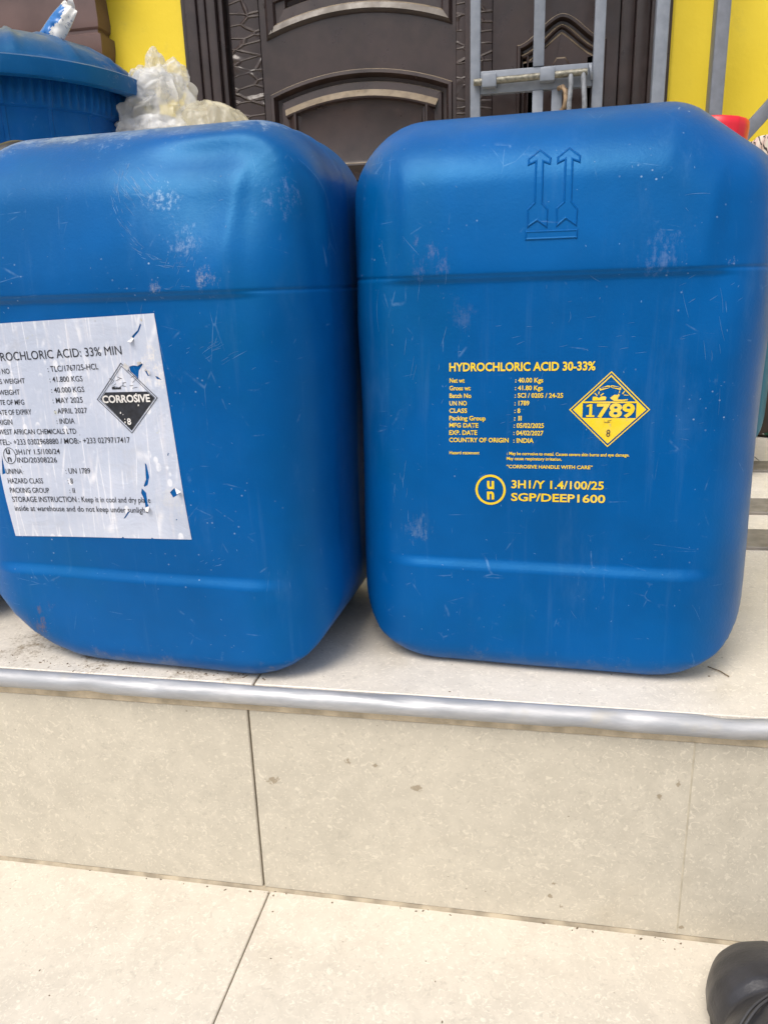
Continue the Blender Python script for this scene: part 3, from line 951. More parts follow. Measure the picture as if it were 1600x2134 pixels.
for P in ([(0.0371, 0.2322), (0.0431, 0.2343), (0.0447, 0.2342), (0.0449, 0.2332), (0.0438, 0.2323), (0.0377, 0.2305)], [(0.0452, 0.2342), (0.0466, 0.2344), (0.0526, 0.2328), (0.0526, 0.2309), (0.0464, 0.2325), (0.0452, 0.2331)]):
    cx = sum(a for a, _ in P)/6; cz = sum(b for _, b in P)/6
    hk = [(cx+(a-cx)*.80, cz+(b-cz)*.40) for a, b in P]
    poly2d(bm, P, [hk])
for P in ([(0.0328, 0.2261), (0.0355, 0.2262), (0.0372, 0.2251), (0.0387, 0.2263), (0.0417, 0.2264), (0.0425, 0.2256), (0.0422, 0.2235), (0.0327, 0.2232)],
          [(0.0452, 0.2253), (0.0483, 0.2276), (0.0504, 0.2273), (0.0509, 0.2284), (0.052, 0.2273), (0.051, 0.2254), (0.0506, 0.224), (0.0548, 0.224), (0.058, 0.2243), (0.0575, 0.2234), (0.0538, 0.2229), (0.048, 0.223), (0.0463, 0.2242)],
          [(0.0369, 0.23), (0.0376, 0.2299), (0.0372, 0.2278), (0.0366, 0.2279)], [(0.0338, 0.2286), (0.0344, 0.2289), (0.0363, 0.227), (0.0358, 0.2266)], [(0.0381, 0.2273), (0.0402, 0.2289), (0.0408, 0.2284), (0.0387, 0.2266)],
          [(0.0535, 0.2284), (0.0552, 0.2306), (0.0556, 0.2301), (0.0541, 0.2278)], [(0.0546, 0.2276), (0.0581, 0.2273), (0.0578, 0.2269), (0.0552, 0.227)], [(.0515, .2309), (.0521, .2307), (.0518, .2288), (.0512, .2289)]): poly2d(bm, P)
conform(bm, PR, .0004); face_front(bm)
dm = bm_obj('hazard_diamond', bm, M_yellow_print, rc)
bm = bmesh.new()
add_text(bm, ('8', 0.0437, 0.1964, 0.0466, 0.1964, 0.0052), 0)
for x, z, a, L in ((.0415, .2065, 1.5, .005), (.044, .2072, .05, .004), (.0455, .2085, .3, .003), (.047, .206, 1.4, .003)):
    dx, dz = math.cos(a)*L/2, math.sin(a)*L/2
    poly2d(bm, [(x-dx, z-dz-.0002), (x+dx, z+dz-.0002), (x+dx+.0002, z+dz+.0002), (x-dx, z-dz+.0002)])
conform(bm, PR, .0007); face_front(bm)
bm_obj('class_number', bm, plain('dark_print', (.05, .035, .05), .6), dm)
# raised arrows
A1 = [(-0.0108, 0.399), (-0.0027, 0.3925), (-0.0031, 0.388), (-0.0078, 0.39), (-0.0076, 0.3626), (-0.0038, 0.358), (-0.0039, 0.3457), (-0.0109, 0.3506), (-0.0176, 0.3463), (-0.018, 0.3584), (-0.0133, 0.3629), (-0.0134, 0.3903), (-0.0185, 0.3883), (-0.0186, 0.3927)]
A2 = [(0.0095, 0.3991), (0.0174, 0.3927), (0.0173, 0.388), (0.0124, 0.3901), (0.0124, 0.3627), (0.0166, 0.3575), (0.0164, 0.346), (0.0089, 0.3511), (0.0025, 0.346), (0.0021, 0.3583), (0.0069, 0.3624), (0.0068, 0.3905), (0.0017, 0.3882), (0.0016, 0.3928)]
AB = [(-0.0188, 0.3437), (0.0171, 0.3436), (0.0172, 0.3379), (-0.0187, 0.3379)]
def emboss(path):
    area = sum(a[0]*b[1]-b[0]*a[1] for a, b in zip(path, path[1:]+path[:1]))
    if area < 0: path = path[::-1]
    bm = bmesh.new()
    path = offset_path(path, -.0006)
    loops = []
    for ins, dep in ((0, -.0006), (.0004, .0004), (.0011, .0010), (.0019, .0005)):
        q = offset_path(path, ins)
        loops.append([bm.verts.new((x, dep, z)) for x, z in q])
    n = len(path)
    for a, b in zip(loops, loops[1:]):
        for k in range(n): bm.faces.new((a[k], a[(k+1) % n], b[(k+1) % n], b[k]))
    ed = [bm.edges.get((loops[-1][k], loops[-1][(k+1) % n])) for k in range(n)]
    bmesh.ops.triangle_fill(bm, use_beauty=True, use_dissolve=False, edges=ed)
    conform(bm, PR, .0000, .004); face_front(bm)
    return bm
for P in (A1, A2): bm_obj('raised_arrow', emboss(P), BR, rc)
bm_obj('raised_bar', emboss(AB), BR, rc)
M_red = plain('red_plastic', (.72, .012, .030), .35, var=.08)
screw_cap(rc, (.117, .008, .392), M_red, RAD(5), .0225, .033, square=True)

# ---- left can: paper label
AFL = ((.9739/1.07, 0, -.0163/1.07), (-.0023, .9852, .0048))
PL = dict(lip=.3100, ridge=.087, seed=2.1, mirror=True, aff=AFL, dents=[(-.096, .402, .056, .011)])
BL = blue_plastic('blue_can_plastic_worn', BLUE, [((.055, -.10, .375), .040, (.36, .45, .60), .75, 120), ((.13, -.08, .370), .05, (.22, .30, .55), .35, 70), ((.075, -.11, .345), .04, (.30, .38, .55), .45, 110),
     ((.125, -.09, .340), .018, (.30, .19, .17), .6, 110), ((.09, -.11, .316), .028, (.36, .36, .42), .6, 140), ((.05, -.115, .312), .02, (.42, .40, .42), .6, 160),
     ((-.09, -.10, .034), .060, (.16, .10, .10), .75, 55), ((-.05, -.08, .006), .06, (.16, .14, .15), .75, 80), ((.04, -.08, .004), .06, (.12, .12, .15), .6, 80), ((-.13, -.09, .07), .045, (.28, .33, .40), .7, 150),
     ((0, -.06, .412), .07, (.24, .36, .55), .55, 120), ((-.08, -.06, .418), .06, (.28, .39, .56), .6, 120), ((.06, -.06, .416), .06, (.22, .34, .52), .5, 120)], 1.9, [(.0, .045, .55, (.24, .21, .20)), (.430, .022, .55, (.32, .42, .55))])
lc = thing('jerrycan', 'scuffed blue plastic jerrycan with a torn white paper label, nearest the blue barrel', 'jerrycan', (-.313, .123, .0005), RAD(-4), 'blue jerrycans on the step')
lc.scale = (1.07, 1, 1)
PS = outline(.036, .084)
meL = can_mesh(PL, [BL, M_scr])
sp = []
for k in range(16):
    a = math.pi*(.72+.75*k/15)
    sp.append((.100+.056*math.cos(a), .380+.056*math.sin(a)*.95, .002, .002, 4, a+math.pi/2+.2, .008))
sp += [(.060, .383, .007, .012, 26, -.8, .010), (.055, .375, .008, .01, 12, -.8, .012), (.085, .313, .018, .0012, 18, 0, .004), (.09, .325, .006, .008, 10, 1.1, .006), (.105, .27, .010, .004, 9, .45, .010), (.125, .262, .010, .006, 7, .45, .012),
       (-.12, .06, .006, .02, 36, .5, .003), (-.09, .025, .012, .006, 26, .5, .003), (.095, .10, .01, .006, 10, .5, .004)]
add_to_mesh(meL, scratches(PL, 8, sp, 20), 1)
def side_hair():
    bm = bmesh.new(); prev = None
    for i in range(40):
        t = i/39
        y = -.070+.045*t+.0015*math.sin(t*9); z = .398-.088*t
        lo, hi = 0.0, W+.01
        for _ in range(24):
            m = (lo+hi)/2
            if sdf(np.array([-m]), np.array([y]), np.array([z]))[0] < 0: lo = m
            else: hi = m
        w_ = .00035*(1-.7*t)
        cur = (bm.verts.new((lo+.0016, y-w_, z)), bm.verts.new((lo+.0016, y+w_, z)))
        if prev: bm.faces.new((prev[0], prev[1], cur[1], cur[0]))
        prev = cur
    add_to_mesh(meL, bm, 1)
side_hair()
link(bpy.data.objects.new('body', meL), lc)
handle(lc, PL, BL)
bm = bmesh.new()
pts = [(.1655-.0003*0, 0, .0)]
# long hair scratch down the right side
zs_ = np.linspace(.412, .318, 30)
HOL = dict(A=[(0.0544, 0.2881), (0.0551, 0.2867), (0.0524, 0.2819), (0.0459, 0.2761), (0.0442, 0.2761), (0.047, 0.2795), (0.0514, 0.2828)], B=[(0.0402, 0.2557), (0.0438, 0.2567), (0.0478, 0.2562), (0.052, 0.2582), (0.0523, 0.2572), (0.0484, 0.2527), (0.0469, 0.2462), (0.045, 0.2487), (0.0408, 0.2522)],
  C=[(0.0536, 0.2527), (0.0553, 0.2525), (0.0571, 0.2489), (0.0559, 0.2485)], D=[(0.0622, 0.2487), (0.0644, 0.2482), (0.0676, 0.2457), (0.0636, 0.2465)], E=[(0.045, 0.1805), (0.0464, 0.1789), (0.0477, 0.1692), (0.0456, 0.1626), (0.0424, 0.1608), (0.0419, 0.1619), (0.0444, 0.1669)],
  F=[(0.0398, 0.1596), (0.0414, 0.158), (0.0435, 0.1559), (0.0436, 0.1471), (0.0445, 0.1449), (0.0413, 0.1436), (0.041, 0.1503), (0.0387, 0.1557)], G=[(0.0652, 0.1574), (0.0698, 0.1614), (0.0727, 0.1561), (0.0676, 0.1531)], H=[(0.0242, 0.1394), (0.026, 0.1393), (0.0209, 0.1336), (0.019, 0.1329)],
  I=[(-0.0902, 0.183), (-0.0890, 0.1676), (-0.0925, 0.1666)], J=[(.0668, .1894), (.0675, .1890), (.0668, .1868), (.0660, .1872)], K=[(.0676, .1352), (.0690, .1352), (.0680, .1338)])
bm.free()
bm = bmesh.new()
LAB = [(-.1015, .2886), (.0671, .2951), (.0795, .1183), (.045, .1172), (.0435, .1180), (.0425, .1171), (.0170, .1160), (.0160, .1172), (.0145, .1159), (-.0915, .1116)]
poly2d(bm, LAB, list(HOL.values()))
conform(bm, PL, .0004, .008); face_front(bm)
lab = bm_obj('paper_label', bm, M_label, lc, smooth=True)
def flap(pts, lifts):                               # curled flaps beside the tears, each its own piece
    bm = bmesh.new()
    bm.faces.new([bm.verts.new((x, l, z)) for (x, z), l in zip(pts, lifts)])
    conform(bm, PL, .0006); face_front(bm)
    bm_obj('torn_flap', bm, M_white, lab)
flap([(.0698, .1614), (.0770, .1590), (.0735, .1572), (.0727, .1561)], [0, .003, .004, 0])
flap([(.0455, .2780), (.0442, .2761), (.0425, .2748), (.0465, .2742), (.0475, .2770)], [0, 0, .002, .003, 0])
flap([(.0413, .1436), (.0445, .1449), (.0465, .1440), (.0450, .1410), (.0420, .1415)], [0, 0, .003, .003, .002])
flap([(.0536, .2527), (.0560, .2545), (.0600, .2520), (.0571, .2489), (.0553, .2525)], [0, .002, .003, 0, 0])
flap([(.0560, .2890), (.0575, .2905), (.0570, .2922), (.0552, .2905)], [0, .001, .002, .001])
flap([(.0402, .2557), (.0380, .2590), (.0365, .2560), (.0392, .2530)], [0, .002, .003, .001])
flap([(.0478, .2562), (.0490, .2595), (.0530, .2600), (.0520, .2582)], [0, .002, .003, 0])
LT = [('HYDROCHLORIC ACID: 33% MIN', -0.0955, 0.2595, 0.0354, 0.265, 0.0066), ('BATCH NO', -0.0952, 0.2495, -0.0703, 0.2503, 0.0041), (': TLC/1767/25-HCL', -0.0336, 0.2517, 0.0129, 0.2538, 0.0044), ('GROSS WEIGHT', -0.0955, 0.2415, -0.0568, 0.2427, 0.004), (': 41.800 KGS', -0.0332, 0.2436, -0.0028, 0.2445, 0.0042), ('NET WEIGHT', -0.0947, 0.2326, -0.0634, 0.2336, 0.0041), (': 40.000 KGS', -0.0331, 0.2352, -0.0026, 0.2361, 0.0042), ('DATE OF MFG', -0.0911, 0.2248, -0.0605, 0.2255, 0.0041), (': MAY 2025', -0.0331, 0.2269, -0.0054, 0.2277, 0.0043), ('DATE OF EXPIRY', -0.0902, 0.2165, -0.0549, 0.2176, 0.0042), (': APRIL 2027', -0.0327, 0.2185, -0.0026, 0.2194, 0.0042), ('ORIGIN', -0.0924, 0.2083, -0.0748, 0.209, 0.0043), (': INDIA', -0.0321, 0.2102, -0.0154, 0.2108, 0.0043), ('WEST AFRICAN CHEMICALS LTD', -0.0896, 0.2005, -0.0151, 0.2025, 0.0042), ('TEL:- +233 0302968880 / MOB:- +233 0279717417', -0.0908, 0.1917, 0.0335, 0.1963, 0.0045), ('3H1/Y 1.5/100/24', -0.0758, 0.184, -0.0331, 0.1856, 0.0043), ('IND/20308226', -0.0752, 0.1773, -0.0369, 0.1784, 0.0043), ('UN/NA', -0.0884, 0.1673, -0.072, 0.1678, 0.0044), (': UN 1789', -0.03, 0.1692, -0.0068, 0.17, 0.0045), ('HAZARD CLASS', -0.0878, 0.1591, -0.0531, 0.1602, 0.0044), (': 8', -0.0293, 0.1608, -0.0244, 0.161, 0.0043), ('PACKING GROUP', -0.0873, 0.151, -0.0487, 0.1522, 0.0044), (': II', -0.029, 0.1528, -0.0238, 0.1531, 0.0042), ('STORAGE INSTRUCTION : Keep it in cool and dry place', -0.0867, 0.1428, 0.0467, 0.1479, 0.0047), ('inside at warehouse and do not keep under sunlight', -0.0859, 0.135, 0.0431, 0.1392, 0.0047)]
bm = bmesh.new()
for i, r in enumerate(LT): add_text(bm, r, .002 if i else .0)
kill = [f for f in bm.faces if any(pt_in(f.calc_center_median().x, f.calc_center_median().z, P) for P in HOL.values())]
bmesh.ops.delete(bm, geom=kill, context='FACES')
conform(bm, PL, .0007); face_front(bm)
bm_obj('printed_text', bm, M_ink, lab)
bm = bmesh.new()
poly2d(bm, circle(-.0822, .1829, .0061, .0070), [circle(-.0822, .1829, .0056, .0065)])
for r in [('u', -0.0851, 0.1843, -0.0814, 0.1844, 0.0039), ('n', -0.0846, 0.1778, -0.0809, 0.1779, 0.0038)]: add_text(bm, r, .02, own=True)
conform(bm, PL, .0007); face_front(bm)
bm_obj('packaging_mark', bm, M_ink, lab)
bm = bmesh.new()
D = [(0.0333, 0.2588), (0.0626, 0.2321), (0.0361, 0.2037), (0.0077, 0.2302)]
poly2d(bm, D, [insd(D, .972)])
poly2d(bm, insd(D, .915), [insd(D, .895)])
poly2d(bm, [(0.0161, 0.2358), (0.0538, 0.2368), (0.0595, 0.232), (0.0362, 0.2061), (0.0112, 0.2303)])
poly2d(bm, [(0.0227, 0.2402), (0.025, 0.2403), (0.0257, 0.2393), (0.0285, 0.2395), (0.0306, 0.2405), (0.0307, 0.2385), (0.0226, 0.2381)])
rnd = random.Random(4)
for k in range(16):                                 # broken lines of the worn pictogram
    x = rnd.uniform(.022, .046); z = rnd.uniform(.2385, .2500); a = rnd.uniform(-.9, .9); L = rnd.uniform(.002, .006)
    dx, dz = math.cos(a)*L/2, math.sin(a)*L/2
    poly2d(bm, [(x-dx, z-dz), (x+dx, z+dz), (x+dx, z+dz+.00035), (x-dx, z-dz+.00035)])
kill = [f for f in bm.faces if any(pt_in(f.calc_center_median().x, f.calc_center_median().z, P) for P in (HOL['B'],))]
bmesh.ops.delete(bm, geom=kill, context='FACES')
conform(bm, PL, .0007, .006); face_front(bm)
hz = bm_obj('hazard_diamond', bm, plain('label_black', (.016, .018, .026), .5, var=.4, sc=200), lab)
bm = bmesh.new()
add_text(bm, ('CORROSIVE', 0.0129, 0.2276, 0.0559, 0.2291, 0.0055), .03)
add_text(bm, ('8', 0.0332, 0.2107, 0.0367, 0.2109, 0.0048), .02)
for k in range(14):
    x = rnd.uniform(.025, .046); z = rnd.uniform(.210, .236); s = rnd.uniform(.0002, .0006)
    poly2d(bm, [(x-s, z-s*1.5), (x+s*.8, z-s), (x+s, z+s), (x-s*.5, z+s*1.6)])
conform(bm, PL, .0010); face_front(bm)
bm_obj('class_lettering', bm, M_white, hz)
screw_cap(lc, (-.118, .0, .398), M_black, RAD(-30), .030, .036)

# ---- third can at the far left, fourth behind the right can
B3 = blue_plastic('blue_can_plastic_dark', (.003, .07, .28), (), 5.3)
P3 = dict(lip=.309, ridge=.085, seed=4.4, dents=[])
c3 = thing('jerrycan', 'blue jerrycan mostly cut off at the left edge, beside the can with the paper label', 'jerrycan', (-.652, .180, .0005), RAD(-3), 'blue jerrycans on the step')
me3 = can_mesh(P3, [B3])
link(bpy.data.objects.new('body', me3), c3)
handle(c3, P3, B3)
screw_cap(c3, (.125, .0, .394), M_black, RAD(34))
BT = blue_plastic('teal_can_plastic', (.004, .115, .19), (), 7.7)
c4 = thing('jerrycan', 'teal blue jerrycan showing as a sliver behind the right edge of the printed can', 'jerrycan', (.212, .83, .0005), RAD(0), 'blue jerrycans on the step')
o4 = bpy.data.objects.new('body', me3.copy())
o4.data.materials.clear(); o4.data.materials.append(BT)
link(o4, c4)
handle(c4, P3, BT)
screw_cap(c4, (.125, .0, .394), M_black, RAD(34))

# ------------------------------------------------------------------ blue water barrel with lid
def barrel():
    root = thing('water_barrel', 'large round blue plastic water barrel with a domed lid, behind the left jerrycan', 'barrel', (-1.045, 1.03, 0))
    g = blue_plastic('barrel_plastic', (.004, .085, .34), (), 9.1)
    gl = blue_plastic('lid_plastic', (.004, .078, .25), [((.1, -.1, .76), .3, (.16, .20, .24), .5, 40), ((.25, -.05, .72), .15, (.24, .24, .24), .6, 60)], 11.3)
    bm = bmesh.new()
    prof = [(.185, .004), (.192, .0), (.198, .01), (.212, .30), (.222, .50), (.2255, .505), (.2262, .60), (.2270, .628), (.2330, .634), (.2335, .640), (.2400, .642), (.2425, .690), (.240, .70)]
    def rm(r, z, a):
        if .645 > z > .50: return r+(.0016 if abs((a*180/math.pi) % 12-6) < .8 else 0)
        return r
    full = [(.185, .001), (.196, .0), (.200, .012), (.212, .25), (.224, .48)]+[(.2255, .50), (.2262, .60), (.2270, .630), (.2265, .632), (.2265, .635), (.2335, .638), (.2335, .642), (.2345, .650), (.2365, .690), (.236, .70)]
    def rm2(r, z, a):
        d = 0
        if .645 < z < .692: d += .0024*math.sin(90*a)
        deg = (a*180/math.pi) % 20
        if deg < 1.6 and z > .05: d += .0018
        return r+d
    lathe(bm, full, 900, rm2)
    bm_obj('body', bm, g, root, sharp=45)
    bm = bmesh.new()
    lid = [(.262, .676), (.2845, .672), (.2925, .674), (.2935, .680), (.2905, .703), (.284, .7065), (.266, .7085), (.262, .711), (.258, .718), (.235, .742), (.195, .764), (.14, .782), (.08, .791), (.03, .794), (.004, .7945)]
    def rl(r, z, a):
        return r
    rings = []
    bm2 = bm
    seg = 180
    for r, z in lid:
        ring = []
        for k in range(seg):
            a = 2*math.pi*k/seg
            zz = z
            deg = (a*180/math.pi+4) % 24
            if .715 < z < .788 and deg < 2.1: zz += .004
            ring.append(bm.verts.new((r*math.cos(a), r*math.sin(a), zz)))
        rings.append(ring)
    for a, b in zip(rings, rings[1:]):
        for k in range(seg): bm.faces.new((a[k], a[(k+1) % seg], b[(k+1) % seg], b[k]))
    bm.faces.new(rings[-1])
    bm_obj('lid', bm, gl, root, sharp=50)
    for s in (0, math.pi):
        bm = bmesh.new()
        add_tube(bm, [(.262, -.06, .60), (.262, -.05, .565), (.262, .05, .565), (.262, .06, .60)], .009, 10)
        add_box(bm, .215, .262, -.07, .07, .595, .607, .003, 2)
        o = bm_obj('carry_handle', bm, g, root, sharp=40); o.rotation_euler = (0, 0, s+math.pi*.55)
barrel()

def packet():
    root = thing('sachet', 'crumpled blue and white plastic sachet lying on top of the barrel lid', 'packet', (-.918, .985, .768))
    N, Mn = 26, 18
    A_, C_ = Vector((.66, .10, .75)), Vector((.74, -.10, -.66))
    def pt(i, j, side):
        u = i/N; v = j/Mn
        t = (math.sin(math.pi*v)**.6)*(math.sin(math.pi*u)**.45)*.013
        nz = mnoise.noise(Vector((u*6, v*4, side*3)))*.006*math.sin(math.pi*v)
        wd = .052*(1-.35*u**2)
        p = A_*(u*.085)+C_*((v-.5)*wd)+Vector((0, side*t+nz, 0))
        return p
    def blue_print():
        g = NT('sachet_print')
        c = g.mix(g.ramp(g.noise(24, 2, .4, dist=1.5), .58, .61), (.02, .16, .46), (.75, .77, .80))
        return g.out(c, .2)
    def white_print():
        g = NT('sachet_back')
        c = g.mix(g.ramp(g.noise(90, 3, .5, dist=1.0), .60, .64), (.70, .69, .66), (.35, .36, .40))
        return g.out(c, .25)
    mb, mw = blue_print(), white_print()
    for side, nm in ((-1, 'front_film'), (1, 'back_film')):
        b = bmesh.new()
        vs = [[b.verts.new(pt(i, j, side)) for j in range(Mn+1)] for i in range(N+1)]
        for i in range(N):
            for j in range(Mn):
                f = b.faces.new((vs[i][j], vs[i+1][j], vs[i+1][j+1], vs[i][j+1]))
                f.material_index = 1 if (j > Mn*.52+1.5*math.sin(i*.5) or i > N-4) else 0
        bm_obj(nm, b, [mb, mw], root, smooth=True)
    bm = bmesh.new()
    vs = []
    for i in range(7):
        t = i/6
        vs.append((bm.verts.new((.050+.008*t, .008-.004*math.sin(t*6), .064+t*.022)), bm.verts.new((.060+.008*t-.006*t*t, .010+.004*math.sin(t*6+1), .058+t*.024))))
    for a, b in zip(vs, vs[1:]): bm.faces.new((a[0], a[1], b[1], b[0]))
    bm_obj('twisted_end', bm, M_white, root, smooth=True)
packet()

# ------------------------------------------------------------------ clear plastic bags
def film(name, tint, alpha):
    g = NT(name)
    b = g.b
    g.out(tint, .16, g.bump(g.noise(26, 4, .6, dist=1.5), .5, .006), .8)
    b.inputs['Transmission Weight'].default_value = 0.0
    tr = g.n('ShaderNodeBsdfTransparent'); tl = g.n('ShaderNodeBsdfTranslucent')
    tl.inputs[0].default_value = (*tint, 1)
    m1 = g.n('ShaderNodeMixShader'); m2 = g.n('ShaderNodeMixShader')
    m1.inputs[0].default_value = .35
    g.l(b.outputs[0], m1.inputs[1]); g.l(tl.outputs[0], m1.inputs[2])
    fac = g.ramp(g.noise(18, 4, .6), .35, .7, alpha*.7, min(1, alpha*1.2))
    g.l(fac, m2.inputs[0]); g.l(tr.outputs[0], m2.inputs[1]); g.l(m1.outputs[0], m2.inputs[2])
    outn = [x for x in g.t.nodes if x.type == 'OUTPUT_MATERIAL'][0]
    g.l(m2.outputs[0], outn.inputs[0])
    return g.m
def bag(name, label, loc, prof, seed, mat, amp, lobes=()):
    """a crumpled sack: ring profile (rx, ry, z, ox) with sharp random folds"""
    seg, sub = 96, 10
    V, F = [], []
    rows = []
    for (a, b) in zip(prof, prof[1:]):
        for k in range(sub): t = k/sub; rows.append([a[i]+(b[i]-a[i])*t for i in range(4)])
    rows.append(list(prof[-1]))
    for r in rows:
        rx, ry, z, ox = r
        for k in range(seg):
            an = 2*math.pi*k/seg
            c, s = math.cos(an), math.sin(an)
            q = Vector((c*1.3, s*1.3, z*9+seed))
            f = mnoise.noise(q*1.1)*.5+abs(mnoise.noise(q*2.6))*.8-abs(mnoise.noise(q*5.2))*.5-.15
            g_ = mnoise.noise(Vector((c*2.5, s*2.5, z*30+seed*2)))
            rr = 1+amp*f/max(rx, .03)*.1
            V.append((ox+c*rx*rr, s*ry*rr, z+amp*.06*g_))
    n = len(rows)
    for i in range(n-1):
        for k in range(seg): F.append((i*seg+k, i*seg+(k+1) % seg, (i+1)*seg+(k+1) % seg, (i+1)*seg+k))
    F.append(tuple((n-1)*seg+k for k in range(seg))); F.append(tuple(range(seg))[::-1])
    o = mesh_obj(name, V, F, mat, autosmooth=70)
    o.location = loc
    return tag(o, label, 'bag', 'plastic bags by the door')
f1 = film('clear_film', (.90, .90, .89), .46)
f2 = film('yellowed_film', (.80, .76, .62), .62)
b1 = bag('plastic_bag', 'tall crumpled clear plastic bag with its top bunched up, between barrel and door frame', (-.742, 1.06, .001),
    [(.09, .09, 0, 0), (.115, .11, .05, 0), (.115, .11, .40, 0), (.105, .10, .54, 0), (.090, .085, .60, .0), (.084, .075, .645, .002), (.070, .06, .675, .006), (.050, .045, .698, .010), (.034, .03, .715, .012), (.012, .01, .722, .012)], 1.3, f1, .40)
def crumple(bm, cx, cy, cz, rx, ry, rz, seed):
    t = bmesh.new(); bmesh.ops.create_icosphere(t, subdivisions=5, radius=1)
    for v_ in t.verts:
        d_, _p = mnoise.voronoi(v_.co*1.5+Vector((seed, seed*2, 0)))
        d3, _p = mnoise.voronoi(v_.co*4.5+Vector((0, seed*2, seed)))
        k = 1-.50*(d_[1]-d_[0])-.05*(d3[1]-d3[0])+.25*mnoise.noise(v_.co*1.5+Vector((seed, 0, 0)))
        v_.co = Vector((cx+v_.co.x*rx*k, cy+v_.co.y*ry*k, cz+v_.co.z*rz*k))
    me = bpy.data.meshes.new('t'); t.to_mesh(me); t.free(); bm.from_mesh(me); bpy.data.meshes.remove(me)
bm = bmesh.new()
for a in ((.010, -.01, .730, .022, .020, .034, 1), (.046, -.01, .708, .028, .024, .036, 4), (-.026, -.005, .706, .026, .022, .030, 7), (.012, -.03, .692, .048, .03, .036, 11)): crumple(bm, *a)
bm_obj('bunched_top', bm, f1, b1, smooth=True)
bm = bmesh.new()
crumple(bm, -.012, -.01, .622, .072, .055, .026, 22)
bm_obj('sachet_bundle', bm, plain('white_film_bundle', (.78, .78, .78), .3, bump=.3), b1, smooth=True)
bag('plastic_bag', 'low yellowish cloudy plastic bag slumped beside the tall clear bag, against the door frame', (-.615, 1.06, .001),
    [(.08, .08, 0, 0), (.095, .09, .05, 0), (.100, .09, .45, 0), (.098, .085, .56, 0), (.088, .075, .605, -.004), (.066, .055, .642, -.012), (.035, .03, .660, -.022), (.010, .01, .664, -.026)], 6.1, f2, .16)

# ------------------------------------------------------------------ stool with cloth, cloth on floor
def cloth_mat(name, a, b, c):
    g = NT(name)
    wv = g.n('ShaderNodeTexWave', wave_type='BANDS')
    wv.inputs['Scale'].default_value = 26; wv.inputs['Distortion'].default_value = 5; wv.inputs['Detail'].default_value = 3
    g.l(g.coord((1, 1, 1), (0, 0, 0), (.3, .5, .6)), wv.inputs[0])
    col = g.mix(g.ramp(g.noise(22, 3), .45, .6), a, b)
    col = g.mix(g.ramp(wv.outputs['Fac'], .80, .92), col, c)
    return g.out(col, .85, g.bump(g.noise(300, 2), .2, .0008), .2)
def stool():
    root = thing('stool', 'dark wooden stool behind the right jerrycan at the right edge', 'stool', (.60, 1.20, .004))
    m = plain('dark_wood', (.035, .022, .015), .55, var=.4, sc=20)
    bm = bmesh.new(); add_box(bm, -.18, .18, -.15, .15, .50, .528, .006, 2); bm_obj('seat', bm, m, root, sharp=40)
    for sx in (-1, 1):
        for sy in (-1, 1):
            bm = bmesh.new(); add_box(bm, sx*.15-.018, sx*.15+.018, sy*.12-.018, sy*.12+.018, 0, .4995, .004, 2); bm_obj('leg', bm, m, root, sharp=40)
    for sy in (-1, 1):
        bm = bmesh.new(); add_box(bm, -.1315, .1315, sy*.12-.01, sy*.12+.01, .18, .21, .003, 2); bm_obj('stretcher', bm, m, root, sharp=40)
    V, F = [], []
    nx, ny = 60, 50
    for i in range(nx+1):
        for j in range(ny+1):
            u = -.24+.46*i/nx; v_ = -.21+.42*j/ny
            z = .5345
            ex = max(0, abs(u)-.187); ey = max(0, abs(v_)-.157)
            x = max(-.187, min(.187, u)); y = max(-.157, min(.157, v_))
            f = mnoise.noise(Vector((u*16, v_*16, 3)))
            g_ = abs(mnoise.noise(Vector((u*9, v_*9, 8))))
            z += .020*g_ + .008*f+.006 if ex == 0 and ey == 0 else 0
            z -= (ex+ey)*.9
            if ex: x += math.copysign(.006+.010*f+ex*.12, u)
            if ey: y += math.copysign(.006+.010*f+ey*.12, v_)
            V.append((x, y, z))
    for i in range(nx):
        for j in range(ny):
            a = i*(ny+1)+j; F.append((a, a+ny+1, a+ny+2, a+1))
    o = mesh_obj('cloth', V, F, cloth_mat('printed_cotton', (.66, .50, .46), (.72, .66, .58), (.06, .05, .05)))
    o.location = (.60, 1.20, .004)
    md = o.modifiers.new('solid', 'SOLIDIFY'); md.thickness = .003; md.offset = 1
    tag(o, 'pink and cream printed cloth with dark lines draped over the stool', 'cloth')
    # crumpled dark green cloth on the floor
    V, F = [], []
    n = 60
    for i in range(n+1):
        for j in range(n+1):
            u = i/n; v_ = j/n
            edge = (math.sin(math.pi*u)*math.sin(math.pi*v_))**.5
            q = Vector((u*5, v_*5, 1))
            V.append((-.02+u*.36+.02*mnoise.noise(q*2), -.10+v_*.20+.02*mnoise.noise(q+Vector((4, 4, 4))), .004+.050*edge*(.35+.9*abs(mnoise.noise(q*1.5)))))
    for i in range(n):
        for j in range(n):
            a = i*(n+1)+j; F.append((a, a+n+1, a+n+2, a+1))
    o = mesh_obj('floor_cloth', V, F, cloth_mat('green_cotton', (.015, .05, .03), (.11, .11, .11), (.30, .30, .28)))
    o.location = (.475, 1.16, .001)
    md = o.modifiers.new('solid', 'SOLIDIFY'); md.thickness = .003; md.offset = 1
    tag(o, 'crumpled dark green and grey cloth lying on the porch floor under the stool', 'cloth')
stool()

